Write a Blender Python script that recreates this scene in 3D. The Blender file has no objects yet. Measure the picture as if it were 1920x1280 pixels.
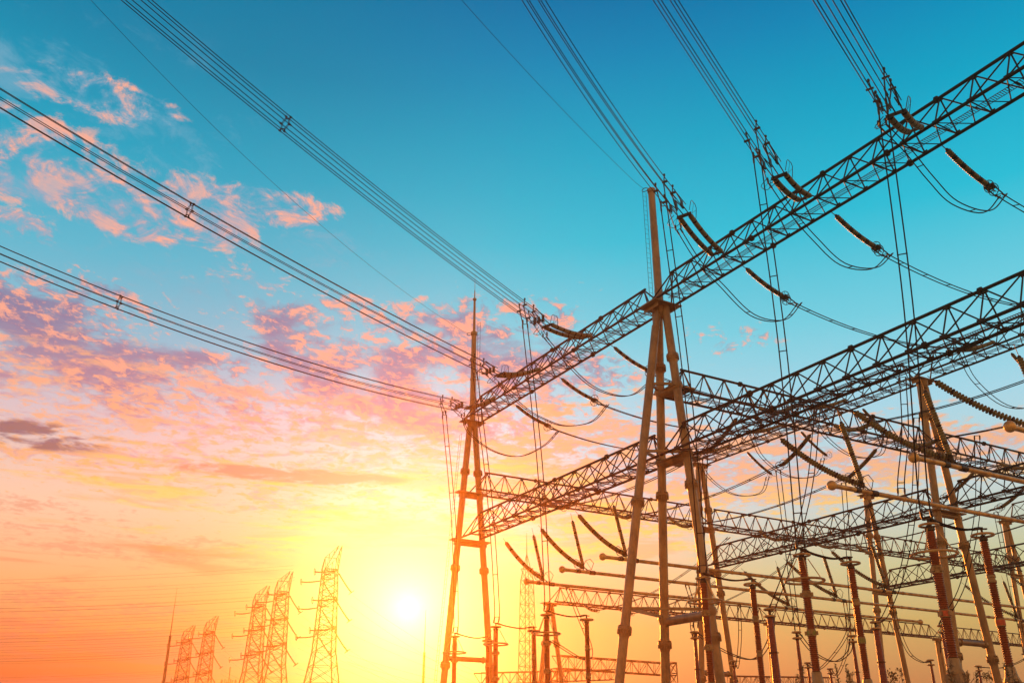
import bpy, math, random
from mathutils import Vector, Matrix
R = math.radians
SC = bpy.context.scene
COL = SC.collection

# ------------------------------------------------------------------ camera
cam_data = bpy.data.cameras.new('camera')
cam_data.lens = 32.963
cam_data.sensor_width = 36.0
cam_data.sensor_fit = 'HORIZONTAL'
cam_data.clip_start = 0.1
cam_data.clip_end = 8000
cam = bpy.data.objects.new('camera', cam_data)
COL.objects.link(cam)
cam.location = (0, 0, 1.7)
cam.rotation_euler = (R(90 + 24.1437), 0, R(-30))
SC.camera = cam

SUN_AZ, SUN_EL = 23.85, 8.22          # degrees clockwise from +Y, above the horizon

def sph(az, el):
    a, e = R(az), R(el)
    return Vector((math.sin(a) * math.cos(e), math.cos(a) * math.cos(e), math.sin(e)))

# ------------------------------------------------------------------ sun
sd = sph(SUN_AZ, SUN_EL)
sl = bpy.data.lights.new('sun', 'SUN')
sl.energy = 5.0
sl.angle = R(0.6)
sl.color = (1.0, 0.27, 0.03)
so = bpy.data.objects.new('sun', sl)
so.rotation_euler = sd.to_track_quat('Z', 'Y').to_euler()
so.location = (0, 0, 80)
COL.objects.link(so)

# ------------------------------------------------------------------ exposure
SC.view_settings.view_transform = 'Standard'
SC.view_settings.look = 'None'
SC.view_settings.exposure = 0.0
SC.view_settings.gamma = 1.0
SC.render.film_transparent = False
SC.cycles.volume_bounces = 0
SC.cycles.max_bounces = 5
SC.cycles.use_denoising = True

# ------------------------------------------------------------------ sky (world)
world = bpy.data.worlds.new('World')
SC.world = world
world.use_nodes = True
WT = world.node_tree
WT.nodes.clear()

class S:
    """a socket with arithmetic"""
    def __init__(s, k): s.k = k
    def __add__(a, b): return fm('ADD', a, b)
    __radd__ = __add__
    def __sub__(a, b): return fm('SUBTRACT', a, b)
    def __rsub__(a, b): return fm('SUBTRACT', b, a)
    def __mul__(a, b): return fm('MULTIPLY', a, b)
    __rmul__ = __mul__
    def __truediv__(a, b): return fm('DIVIDE', a, b)
    def __neg__(a): return fm('MULTIPLY', a, -1.0)

def put(sock, v):
    if isinstance(v, S): WT.links.new(v.k, sock)
    else: sock.default_value = v

def fm(op, a, b=None, c=None, clamp=False):
    n = WT.nodes.new('ShaderNodeMath'); n.operation = op; n.use_clamp = clamp
    for i, v in enumerate((a, b, c)):
        if v is not None: put(n.inputs[i], v)
    return S(n.outputs[0])

def mix(f, a, b, mode='MIX'):
    n = WT.nodes.new('ShaderNodeMix'); n.data_type = 'RGBA'; n.blend_type = mode
    n.clamp_factor = True
    put(n.inputs[0], f)
    for i, v in ((6, a), (7, b)):
        if isinstance(v, tuple): n.inputs[i].default_value = (*v, 1.0)
        else: put(n.inputs[i], v)
    return S(n.outputs[2])

def lin(c):
    return tuple((x / 255 / 12.92) if x / 255 <= 0.04045 else ((x / 255 + 0.055) / 1.055) ** 2.4 for x in c)

def ramp(f, stops, interp='LINEAR'):
    n = WT.nodes.new('ShaderNodeValToRGB'); n.color_ramp.interpolation = interp
    cr = n.color_ramp
    while len(cr.elements) > 1: cr.elements.remove(cr.elements[-1])
    for i, (p, c) in enumerate(stops):
        e = cr.elements[0] if i == 0 else cr.elements.new(p)
        e.position = p; e.color = (*c, 1.0)
    put(n.inputs[0], f)
    return S(n.outputs[0])

def smooth(x, a, b):
    n = WT.nodes.new('ShaderNodeMapRange'); n.interpolation_type = 'SMOOTHSTEP'
    put(n.inputs[0], x); n.inputs[1].default_value = a; n.inputs[2].default_value = b
    n.inputs[3].default_value = 0; n.inputs[4].default_value = 1
    return S(n.outputs[0])

def vec(x, y, z):
    n = WT.nodes.new('ShaderNodeCombineXYZ')
    for i, v in enumerate((x, y, z)): put(n.inputs[i], v)
    return S(n.outputs[0])

def noise(v, scale, detail=6, rough=0.55, dist=0.0, lac=2.0):
    n = WT.nodes.new('ShaderNodeTexNoise'); n.noise_dimensions = '3D'
    put(n.inputs['Vector'], v); n.inputs['Scale'].default_value = scale
    n.inputs['Detail'].default_value = detail; n.inputs['Roughness'].default_value = rough
    n.inputs['Distortion'].default_value = dist; n.inputs['Lacunarity'].default_value = lac
    return S(n.outputs[0])

tc = WT.nodes.new('ShaderNodeTexCoord')
sp = WT.nodes.new('ShaderNodeSeparateXYZ')
WT.links.new(tc.outputs['Generated'], sp.inputs[0])
dx, dy, dz = (S(sp.outputs[i]) for i in range(3))
EL = fm('MULTIPLY', fm('ARCSINE', dz), 180 / math.pi)                       # degrees
AZ = fm('MULTIPLY', fm('ARCTAN2', dx, dy), 180 / math.pi)                   # degrees from +Y
e60 = fm('DIVIDE', EL, 60.0, clamp=True)

def stops(L):
    return [(e / 60.0, lin(c)) for e, c in L]
left = ramp(e60, stops([(0, (190, 62, 45)), (3.5, (232, 104, 55)), (6, (244, 146, 78)), (9, (250, 184, 126)),
                        (13, (248, 208, 176)), (18, (216, 198, 205)), (22, (140, 192, 215)), (27, (80, 186, 212)), (33, (0, 164, 196)),
                        (39, (0, 134, 172)), (60, (0, 70, 130))]))
right = ramp(e60, stops([(0, (150, 100, 80)), (4, (190, 138, 88)), (7, (200, 180, 110)), (10, (200, 206, 158)),
                         (14, (196, 220, 222)), (19, (165, 220, 238)), (24, (110, 210, 230)), (30, (30, 192, 218)),
                         (36, (0, 165, 200)), (41, (0, 136, 184)), (45, (0, 112, 166)), (60, (0, 60, 125))]))
base = mix(smooth(AZ, 8.0, 36.0), left, right)

def lobe(az, el, sa, se):
    a = (AZ - az) * (1.0 / sa); e = (EL - el) * (1.0 / se)
    return fm('MINIMUM', fm('EXPONENT', -(a * a + e * e)) * 1.9, 1.0)

# the sun and its glow, by angle from the sun
vd = WT.nodes.new('ShaderNodeVectorMath'); vd.operation = 'DOT_PRODUCT'
WT.links.new(tc.outputs['Generated'], vd.inputs[0]); vd.inputs[1].default_value = sph(SUN_AZ, SUN_EL)
ANG = fm('MULTIPLY', fm('ARCCOSINE', fm('MINIMUM', S(vd.outputs['Value']), 1.0)), 180 / math.pi)

def glow(s, p=2.0):
    return fm('EXPONENT', -fm('POWER', ANG * (1.0 / s), p))

base = mix(lobe(23.0, 6.5, 11.0, 6.0) * 0.6, base, lin((248, 150, 45)))
# clouds live on a flat layer above the place
inv = fm('DIVIDE', 1.0, fm('MAXIMUM', dz, 0.0) + 0.10)
px, py = dx * inv, dy * inv
P = vec(px, py, 0.0)
n1 = noise(P, 12.0, 12, 0.66, 0.6)
n1b = noise(vec(px * 1.0 - py * 0.35, py * 0.9, 0.9), 22.0, 10, 0.66, 0.5)
n2 = noise(vec(px + 3.1, py + 7.7, 0.4), 5.0, 7, 0.58, 0.2)
n3 = noise(P, 30.0, 6, 0.6, 0.2)
Q = vec(AZ * 0.045, EL * 0.26, 1.7)
ns = noise(Q, 1.7, 9, 0.60, 0.7)
ns2 = noise(vec(AZ * 0.03, EL * 0.30, 5.2), 2.6, 9, 0.62, 0.5)
ns3 = noise(vec(AZ * 0.16, EL * 0.62, 8.2), 2.2, 8, 0.62, 0.4)

def mx(*l):
    r = l[0]
    for q in l[1:]: r = fm('MAXIMUM', r, q)
    return r
def layer(c, n, m, lo, hi, pull, op, col):
    """clouds where the noise passes the threshold, thinning out where the mask fades"""
    al = smooth(n + (m - 1.0) * pull, lo, hi) * smooth(m, 0.0, 0.30)
    return mix(al * op, c, col), al

m_up = mx(lobe(1.5, 35.2, 5.5, 1.3), lobe(-3, 31.0, 8, 2.6), lobe(6.0, 30.0, 7.5, 2.4), lobe(13.0, 31.2, 5.5, 1.2), lobe(-2, 27.2, 3.0, 1.0), lobe(11.5, 27.0, 4.0, 1.2) * 0.8)
m_mid = mx(lobe(20.5, 24.3, 8.0, 2.4), lobe(30.0, 25.6, 4.5, 1.5), lobe(2.0, 23.4, 5.5, 2.0), lobe(27.0, 20.5, 7.0, 3.0), lobe(13, 20.0, 12, 2.4) * 0.9, lobe(43.5, 23.7, 3.5, 0.9) * 0.72, lobe(34.0, 22.0, 5.0, 1.6))
m_soft = mx(lobe(21.0, 23.4, 8.5, 3.0), lobe(25.5, 21.0, 5.0, 2.6), lobe(2.0, 21.5, 8.0, 2.6))
m_low = mx(lobe(5.0, 18.0, 15.0, 3.6), lobe(22.0, 17.0, 14.0, 4.5))
m_rt = mx(lobe(47.0, 15.8, 11.0, 2.2), lobe(36.0, 16.0, 8.0, 4.0), lobe(58.0, 15.6, 6.0, 1.4))
m_gold = mx(lobe(22.0, 14.0, 15.0, 2.4), lobe(34.0, 13.0, 9.0, 2.2), lobe(6.0, 14.2, 9.0, 0.9))

mauve = mix(smooth(EL, 16.0, 24.0), lin((200, 132, 145)), lin((136, 126, 162)))
peach = mix(smooth(EL, 13.0, 22.0), lin((255, 186, 110)), lin((255, 174, 148)))
# soft mauve body, then bright flecks on it
sky, _ = layer(base, n2, m_soft, 0.38, 0.56, 0.25, 0.85, mauve)
sky, _ = layer(sky, ns3, m_low, 0.44, 0.60, 0.20, 0.75, mix(smooth(n3 * .5 + ns3 * .5, .44, .56), lin((206, 150, 165)), lin((255, 180, 128))))
shade = mix(smooth(EL, 27.0, 34.0), lin((190, 160, 180)), lin((130, 172, 200)))
lit = smooth(n1 * 0.7 + n1b * 0.3, 0.47, 0.585)
sky, _ = layer(sky, n1 * 0.55 + n1b * 0.30 + n2 * 0.15, m_up, 0.435, 0.56, 0.24, 0.95, mix(lit, shade, lin((255, 178, 152))))
lit2 = smooth(n1b * 0.8 + n3 * 0.2, 0.49, 0.60)
sky, _ = layer(sky, n1b * 0.70 + n2 * 0.30, m_mid, 0.435, 0.575, 0.20, 0.85, mix(lit2, mauve, peach))
sky, _ = layer(sky, n3 * 0.6 + n1b * 0.4, mx(m_mid, m_low, lobe(3, 19.5, 9, 3)), 0.49, 0.60, 0.12, 0.80, peach)
# flat decks right of the middle, seen edge on
rc_ = mix(smooth(n3 * 0.45 + ns3 * 0.55, 0.42, 0.56), mix(smooth(AZ, 28, 42), lin((236, 160, 130)), lin((206, 172, 184))), mix(smooth(EL, 13.0, 16.0), lin((255, 208, 110)), lin((255, 182, 128))))
sky, _ = layer(sky, ns3 * 0.6 + n3 * 0.4, m_rt, 0.40, 0.52, 0.18, 0.88, rc_)
sky, _ = layer(sky, n2 * .5 + n1b * .5, mx(lobe(-2, 34.5, 9, 3.4), lobe(6, 28.5, 12, 3.0)), 0.46, 0.66, 0.10, 0.55, lin((130, 178, 204)))
sky, _ = layer(sky, ns3 * .6 + n3 * .4, mx(lobe(3.0, 7.2, 9.0, 1.6), lobe(0, 12.0, 7, 1.2), lobe(9, 11.0, 6, .8)), 0.46, 0.60, 0.10, 0.45, lin((214, 130, 108)))
# golden bars above the sun
sky, _ = layer(sky, ns2, m_gold, 0.43, 0.56, 0.18, 0.65, mix(smooth(ns3, .42, .58), lin((248, 178, 120)), lin((255, 214, 84))))
# long thin orange bars low on the left
sky, _ = layer(sky, ns2, mx(lobe(5.5, 9.8, 8.0, 1.0), lobe(4.0, 5.0, 14.0, 1.6)), 0.42, 0.58, 0.12, 0.6, lin((238, 128, 92)))
sky, _ = layer(sky, ns3, mx(lobe(0.8, 16.4, 3.4, 0.5), lobe(-3.0, 16.3, 3.0, 0.5)), 0.36, 0.56, 0.12, 0.8, lin((118, 88, 108)))
sky, _ = layer(sky, ns3, lobe(16.5, 15.6, 4.5, 0.28), 0.30, 0.50, 0.12, 0.9, lin((228, 140, 120)))

# unseen warm sky glow added beside and behind the viewer as front fill
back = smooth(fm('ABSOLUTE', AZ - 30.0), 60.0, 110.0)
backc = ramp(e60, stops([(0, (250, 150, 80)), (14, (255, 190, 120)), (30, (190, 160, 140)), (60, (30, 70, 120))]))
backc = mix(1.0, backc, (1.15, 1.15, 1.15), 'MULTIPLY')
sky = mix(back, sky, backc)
below = smooth(EL, -1.0, -4.0)
sky = mix(below, sky, lin((110, 75, 50)))

g1 = mix(1.0, (0, 0, 0), (1.0, 0.93, 0.62)); 
def add(c, f, col):
    n = WT.nodes.new('ShaderNodeVectorMath'); n.operation = 'SCALE'
    n.inputs[0].default_value = col; put(n.inputs['Scale'], f)
    m = WT.nodes.new('ShaderNodeVectorMath'); m.operation = 'ADD'
    WT.links.new(c.k, m.inputs[0]); WT.links.new(n.outputs[0], m.inputs[1])
    return S(m.outputs[0])
sky = add(sky, glow(0.9, 1.0) * 1.0, (0.8, 0.8, 0.6))
sky = add(sky, glow(4.6, 1.1) * 1.0, (0.8, 0.85, 0.75))
sky = add(sky, glow(6.0, 1.5) * 1.0, (0.15, 0.14, 0.0))

hs = WT.nodes.new('ShaderNodeTexSky'); hs.sky_type = 'NISHITA'; hs.sun_disc = False
hs.sun_elevation = R(SUN_EL); hs.sun_rotation = R(SUN_AZ)
bgA = WT.nodes.new('ShaderNodeBackground'); bgA.inputs[1].default_value = 1.0
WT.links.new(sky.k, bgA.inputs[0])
bgB = WT.nodes.new('ShaderNodeBackground'); bgB.inputs[1].default_value = 0.001
WT.links.new(hs.outputs[0], bgB.inputs[0])
ad = WT.nodes.new('ShaderNodeAddShader')
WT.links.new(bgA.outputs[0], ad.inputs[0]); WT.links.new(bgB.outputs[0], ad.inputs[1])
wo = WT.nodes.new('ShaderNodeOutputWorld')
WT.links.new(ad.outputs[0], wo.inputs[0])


# ------------------------------------------------------------------ materials
def mat(name, col, rough=0.6, metal=0.0, var=0.25, scale=6.0, bump=0.0, dirt=None, spec=0.5, streak=None):
    m = bpy.data.materials.new(name); m.use_nodes = True
    t = m.node_tree; b = t.nodes['Principled BSDF']
    b.inputs['Roughness'].default_value = rough; b.inputs['Metallic'].default_value = metal
    b.inputs['Specular IOR Level'].default_value = spec
    c = t.nodes.new('ShaderNodeTexCoord'); n = t.nodes.new('ShaderNodeTexNoise')
    n.inputs['Scale'].default_value = scale; n.inputs['Detail'].default_value = 5
    t.links.new(c.outputs['Object'], n.inputs['Vector'])
    if streak:
        mp = t.nodes.new('ShaderNodeMapping'); mp.inputs['Scale'].default_value = (1, 1, streak)
        t.links.new(c.outputs['Object'], mp.inputs[0]); t.links.new(mp.outputs[0], n.inputs['Vector']); n.inputs['Roughness'].default_value = 0.7
    r = t.nodes.new('ShaderNodeValToRGB')
    lo = tuple(x * (1 - var) for x in col) if dirt is None else dirt
    r.color_ramp.elements[0].position = 0.35; r.color_ramp.elements[0].color = (*lo, 1)
    r.color_ramp.elements[1].position = 0.62; r.color_ramp.elements[1].color = (*[min(1, x * (1 + var)) for x in col], 1)
    t.links.new(n.outputs[0], r.inputs[0]); t.links.new(r.outputs[0], b.inputs['Base Color'])
    if bump:
        bp = t.nodes.new('ShaderNodeBump'); bp.inputs['Strength'].default_value = bump
        t.links.new(n.outputs[0], bp.inputs['Height']); t.links.new(bp.outputs[0], b.inputs['Normal'])
    return m
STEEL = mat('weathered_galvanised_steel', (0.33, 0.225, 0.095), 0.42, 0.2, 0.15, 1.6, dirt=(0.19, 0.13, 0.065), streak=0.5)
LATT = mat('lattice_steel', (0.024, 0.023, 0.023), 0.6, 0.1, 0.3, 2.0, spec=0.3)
WIRE = mat('dull_aluminium_wire', (0.016, 0.013, 0.012), 0.7, 0.0, 0.2, 9, spec=0.2)
FIT = mat('dark_fittings', (0.045, 0.040, 0.028), 0.5, 0.3, 0.3, 9)
TAN = mat('glazed_tan_porcelain', (0.19, 0.175, 0.075), 0.3, 0.0, 0.15, 9)
DARK = mat('glazed_dark_porcelain', (0.045, 0.020, 0.016), 0.25, 0.0, 0.2, 9)
BROWN = mat('glazed_red_brown_porcelain', (0.24, 0.055, 0.02), 0.3, 0.0, 0.2, 5)
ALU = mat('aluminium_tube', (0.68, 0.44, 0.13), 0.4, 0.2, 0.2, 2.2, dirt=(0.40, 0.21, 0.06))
ORNG = mat('orange_paint', (0.55, 0.10, 0.03), 0.5, 0, 0.2, 9)
GREENB = mat('yellow_green_paint', (0.25, 0.26, 0.05), 0.5, 0, 0.2, 9)
GRAT = mat('walkway_grating', (0.16, 0.17, 0.19), 0.6, 0.2, 0.2, 9)
REED = mat('dry_reed', (0.20, 0.14, 0.055), 0.8, 0, 0.3, 12)
LEAF = mat('bush_leaf', (0.07, 0.08, 0.03), 0.8, 0, 0.4, 12)
BARK = mat('bark', (0.08, 0.055, 0.035), 0.9, 0, 0.3, 12)
GRASS = mat('grass_ground', (0.08, 0.07, 0.035), 0.95, 0, 0.4, 0.6, dirt=(0.12, 0.10, 0.08))
GRAVEL = mat('gravel_yard', (0.22, 0.20, 0.18), 0.95, 0, 0.3, 14, bump=0.4)
CONC = mat('concrete', (0.30, 0.29, 0.27), 0.9, 0, 0.15, 4)
ROCK = mat('far_hill', (0.07, 0.08, 0.09), 0.95, 0, 0.3, 0.02)

# ------------------------------------------------------------------ mesh helpers
ORG = {}
def frame(d):
    d = Vector(d).normalized()
    a = Vector((0, 0, 1)) if abs(d.z) < 0.95 else Vector((1, 0, 0))
    u = d.cross(a).normalized(); return u, d.cross(u).normalized()

class MB:
    def __init__(s): s.v = []; s.f = []
    def tube(s, pts, r, n=6, caps=True, close=False):
        pts = [Vector(p) for p in pts]; N = len(pts)
        rr = r if isinstance(r, (list, tuple)) else [r] * N
        b0 = len(s.v); pu = None
        for i, p in enumerate(pts):
            if close: d = pts[(i + 1) % N] - pts[i - 1]
            else: d = pts[min(i + 1, N - 1)] - pts[max(i - 1, 0)]
            if d.length < 1e-9: d = Vector((0, 0, 1))
            d.normalize()
            if pu is None: u, w = frame(d)
            else:
                u = (pu - d * pu.dot(d))
                if u.length < 1e-6: u, w = frame(d)
                u.normalize(); w = d.cross(u)
            pu = u
            for k in range(n):
                a = 2 * math.pi * k / n
                s.v.append(p + (u * math.cos(a) + w * math.sin(a)) * rr[i])
        for i in range(N if close else N - 1):
            a0 = b0 + i * n; a1 = b0 + ((i + 1) % N) * n
            for k in range(n):
                k2 = (k + 1) % n
                s.f.append((a0 + k, a0 + k2, a1 + k2, a1 + k))
        if caps and not close:
            s.f.append(tuple(b0 + k for k in reversed(range(n)))); e = b0 + (N - 1) * n
            s.f.append(tuple(e + k for k in range(n)))
        return s
    def lathe(s, a, b, prof, n=12):
        """prof: (distance from a towards b, radius)"""
        a = Vector(a); d = (Vector(b) - a).normalized(); u, w = frame(d); b0 = len(s.v)
        for t, r in prof:
            for k in range(n):
                q = 2 * math.pi * k / n
                s.v.append(a + d * t + (u * math.cos(q) + w * math.sin(q)) * max(r, 1e-4))
        for i in range(len(prof) - 1):
            for k in range(n):
                k2 = (k + 1) % n; p0 = b0 + i * n; p1 = p0 + n
                s.f.append((p0 + k, p0 + k2, p1 + k2, p1 + k))
        s.f.append(tuple(b0 + k for k in reversed(range(n)))); e = b0 + (len(prof) - 1) * n
        s.f.append(tuple(e + k for k in range(n)))
        return s
    def ball(s, c, r, n=16, m=10):
        c = Vector(c)
        return s.lathe(c - Vector((0, 0, r)), c + Vector((0, 0, r)),
                       [(r - r * math.cos(math.pi * i / m), r * math.sin(math.pi * i / m)) for i in range(m + 1)], n)
    def ring(s, c, axis, Rr, r, n=28, k=7, sx=1.0):
        u, w = frame(axis); c = Vector(c)
        return s.tube([c + u * math.cos(2 * math.pi * i / n) * Rr * sx + w * math.sin(2 * math.pi * i / n) * Rr for i in range(n)], r, k, close=True)
    def box(s, c, sx, sy, sz, ax=None):
        c = Vector(c); X, Y, Z = ax if ax else (Vector((1, 0, 0)), Vector((0, 1, 0)), Vector((0, 0, 1)))
        b0 = len(s.v)
        for i in (-.5, .5):
            for j in (-.5, .5):
                for k in (-.5, .5): s.v.append(c + X * (sx * i) + Y * (sy * j) + Z * (sz * k))
        for f in ((0, 1, 3, 2), (4, 6, 7, 5), (0, 4, 5, 1), (2, 3, 7, 6), (0, 2, 6, 4), (1, 5, 7, 3)):
            s.f.append(tuple(b0 + q for q in f))
        return s
    def build(s, name, m, parent=None, smooth=True, label=None):
        o0 = ORG.get(parent.name, Vector()) if parent else Vector()
        me = bpy.data.meshes.new(name)
        me.from_pydata([tuple(v - o0) for v in s.v], [], s.f); me.update()
        me.materials.append(m)
        if smooth:
            me.polygons.foreach_set('use_smooth', [True] * len(me.polygons))
            me.set_sharp_from_angle(angle=R(40))
        o = bpy.data.objects.new(name, me); COL.objects.link(o)
        if parent: o.parent = parent; ORG[o.name] = o0
        if label: o['label'] = label
        return o

def thing(name, label, cat, loc=(0, 0, 0), group=None):
    o = bpy.data.objects.new(name, None); o.empty_display_size = 0.3
    COL.objects.link(o); o.location = loc; o['label'] = label; o['category'] = cat
    if group: o['group'] = group
    o['kind'] = 'thing'
    ORG[o.name] = Vector(loc)
    return o
def tag(o, label, cat, group=None):
    o['label'] = label; o['category'] = cat
    if group: o['group'] = group
    return o
def copy_tree(o, parent=None):
    c = o.copy(); COL.objects.link(c)
    if parent: c.parent = parent
    for ch in [q for q in o.children]: copy_tree(ch, c)
    return c
def placed(proto, used, loc, rz=0.0, label=None, group=None, sc=1.0):
    """the first call moves the prototype itself, later calls copy it"""
    o = copy_tree(proto) if used[0] else proto
    used[0] = True
    o.location = loc; o.rotation_euler = (0, 0, rz); o.scale = (sc, sc, sc)
    if label: o['label'] = label
    if group: o['group'] = group
    return o
def sag(a, b, s, n=14):
    a = Vector(a); b = Vector(b)
    return [a.lerp(b, i / n) - Vector((0, 0, 4 * s * (i / n) * (1 - i / n))) for i in range(n + 1)]
def spline(pts, n=6):
    P = [Vector(p) for p in pts]; P = [P[0] * 2 - P[1]] + P + [P[-1] * 2 - P[-2]]; out = []
    for i in range(1, len(P) - 2):
        for k in range(n):
            t = k / n; a, b, c, d = P[i - 1:i + 3]
            out.append(0.5 * (2 * b + (c - a) * t + (2 * a - 5 * b + 4 * c - d) * t * t + (3 * b - a - 3 * c + d) * t ** 3))
    out.append(P[-2]); return out
def at_len(path, L):
    """point and direction at a length along a path"""
    for a, b in zip(path, path[1:]):
        l = (b - a).length
        if L <= l: return a + (b - a) * (L / max(l, 1e-6)), (b - a).normalized()
        L -= l
    return path[-1].copy(), (path[-1] - path[-2]).normalized()
def plen(path): return sum((b - a).length for a, b in zip(path, path[1:]))

# ------------------------------------------------------------------ ground, hill
def sheet(name, x0, x1, y0, y1, z, m, nx=40, ny=40, amp=0.0):
    b = MB(); rnd = random.Random(5)
    for i in range(nx + 1):
        for j in range(ny + 1):
            b.v.append(Vector((x0 + (x1 - x0) * i / nx, y0 + (y1 - y0) * j / ny, z - rnd.random() * amp)))
    for i in range(nx):
        for j in range(ny):
            a = i * (ny + 1) + j; b.f.append((a, a + ny + 1, a + ny + 2, a + 1))
    o = b.build(name, m); o['kind'] = 'structure'; return o
sheet('ground', -275, 275, -275, 275, -0.02, GRASS, 60, 60, 0.25)
sheet('gravel_yard', 14, 135, -10, 125, 0.012, GRAVEL, 4, 4)

# ------------------------------------------------------------------ lattice beams
YM, YL, YR = 38.2, 61.6, 12.6
X1, X2, X3, X4 = 32.0, 54.9, 76.4, 98.4

def beam(label, p0, p1, w=1.5, h=1.6, panel=1.6, inset=1.35, rc=0.075, rb=0.036, group=None, walk=True):
    p0 = Vector(p0); p1 = Vector(p1); L = (p1 - p0).length; d = (p1 - p0) / L
    s = Vector((-d.y, d.x, 0)); U = Vector((0, 0, 1))
    t = thing('gantry_beam', label, 'lattice beam', tuple(p0), group)
    n = max(2, round((L - 2 * inset) / panel)); st = [inset + (L - 2 * inset) * i / n for i in range(n + 1)]
    T = [p0 + d * q + U * h for q in st]
    def collar(m, c):
        return m.lathe(c - d * 0.09, c + d * 0.09, [(0, rc * 1.1), (0.02, rc * 2.1), (0.16, rc * 2.1), (0.18, rc * 1.1)], 8)
    m = MB().tube([T[0] - d * 0.15, T[-1] + d * 0.15], rc, 8)
    for q in (L * 0.25, L * 0.5, L * 0.75): collar(m, p0 + d * q + U * h)
    for c in T: m.box(c - U * 0.09, 0.24, 0.03, 0.18, (d, s, U))
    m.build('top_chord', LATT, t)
    A = lambda q, sd: p0 + d * q + s * (sd * w / 2)
    for sd in (-1, 1):
        m = MB().tube([A(0.1, sd), A(L - 0.1, sd)], rc, 8)
        for q in (L * 0.33, L * 0.66): collar(m, A(q, sd))
        for q in st: m.box(A(q, sd) + U * 0.07 - s * sd * 0.02, 0.26, 0.02, 0.16, (d, s, U))
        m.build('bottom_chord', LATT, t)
        b = MB()
        for i, q in enumerate(st):
            b.tube([T[i], A(q, sd)], rb, 5, caps=False)
            j = i + sd
            if 0 <= j < len(st): b.tube([T[i], A(st[j], sd)], rb, 5, caps=False)
        b.tube([T[0], A(0.15, sd)], rb * 1.3, 5); b.tube([T[-1], A(L - 0.15, sd)], rb * 1.3, 5)
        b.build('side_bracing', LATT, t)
    b = MB()
    for i, q in enumerate(st):
        b.tube([A(q, -1), A(q, 1)], rb * 0.9, 5, caps=False)
        if i < n:
            m = (st[i] + st[i + 1]) / 2
            b.tube([A(q, -1), A(m, 1)], rb * 0.75, 4, caps=False); b.tube([A(m, 1), A(st[i + 1], -1)], rb * 0.75, 4, caps=False)
    b.build('bottom_bracing', LATT, t)
    if walk:
        g = MB(); o = s * 0.02
        for sd in (-0.17, 0.17): g.tube([p0 + d * 1.0 + s * sd + U * 0.03, p0 + d * (L - 1.0) + s * sd + U * 0.03], 0.018, 4)
        q = 1.0
        while q < L - 1.0:
            g.box(p0 + d * q + U * 0.055, 0.03, 0.33, 0.012, (d, s, U)); q += 0.105
        g.build('walkway', GRAT, t, smooth=False)
    return t

GB = 'lattice beams of the gantries'
bays = [(YL, YM, 'between the spired mast and the tripod column'), (YM, YR, 'right of the tripod column')]
beam('highest lattice beam on the left, from the spired mast down to the tripod column', (X1, YL, 26), (X1, YM, 26), group=GB)
beam('highest dark lattice beam climbing to the top right corner, carrying three wire bundles', (X1, YM, 26), (X1, YR, 26), group=GB)
beam('lower lattice beam with hanging V insulators, left of the tripod column', (X1, YL, 16.8), (X1, YM, 16.8), group=GB)
beam('long second lattice beam, dark, running from the tripod column to the right edge', (X1, YM, 16.8), (X1, YR, 16.8), group=GB)
beam('lattice beam seen just below and behind the long second beam, left half', (X2, YL, 26), (X2, YM, 26), group=GB)
beam('lattice beam on the twin-leg column at right, behind the long second beam', (X2, YM, 26), (X2, YR, 26), group=GB)
beam('orange-lit lattice beam rising from behind the tripod column to the right, low', (X2, YL, 16.8), (X2, YM, 16.8), group=GB)
beam('short low lattice beam right of the leaning twin legs, rising to the right edge', (X2, YM, 16.8), (X2, YR, 16.8), group=GB)
beam('small distant lattice beam behind the tall brown insulator columns', (X3, YL, 16.8), (X3, YM, 16.8), group=GB)
beam('far lattice beam at the right edge above the farthest twin-leg column', (X4, YL, 26), (X4, YM, 26), group=GB)
beam('cross beam sloping down right from the tripod column under the blue sky', (X1, YM, 20.6), (X2, YM, 20.6), group=GB)
beam('cross beam at the right edge, continuing beyond the leaning twin legs', (X2, YM, 20.6), (X3 + 1, YM, 20.6), group=GB)
beam('orange cross beam sloping down right from the spired mast', (X1, YL, 20.4), (X2, YL, 20.4), group=GB)
beam('cross beam right of the tripod column, crossing the low orange beam', (X2, YL, 20.4), (X3, YL, 20.4), group=GB)
beam('small pale cross beam between the two tall brown insulator columns', (X3, YL, 20.4), (X4, YL, 20.4), group=GB)
beam('distant yellow cross beam starting under the lowest tube bus', (54.6, 86.5, 17.2), (86, 86.5, 17.2), group=GB)
beam('distant orange cross beam behind the brown bushings, middle right', (86, 86.5, 17.2), (117, 86.5, 17.2), group=GB)
beam('farthest cross beam reaching the right edge behind the leaning legs', (117, 86.5, 17.2), (148, 86.5, 17.2), group=GB)

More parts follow.
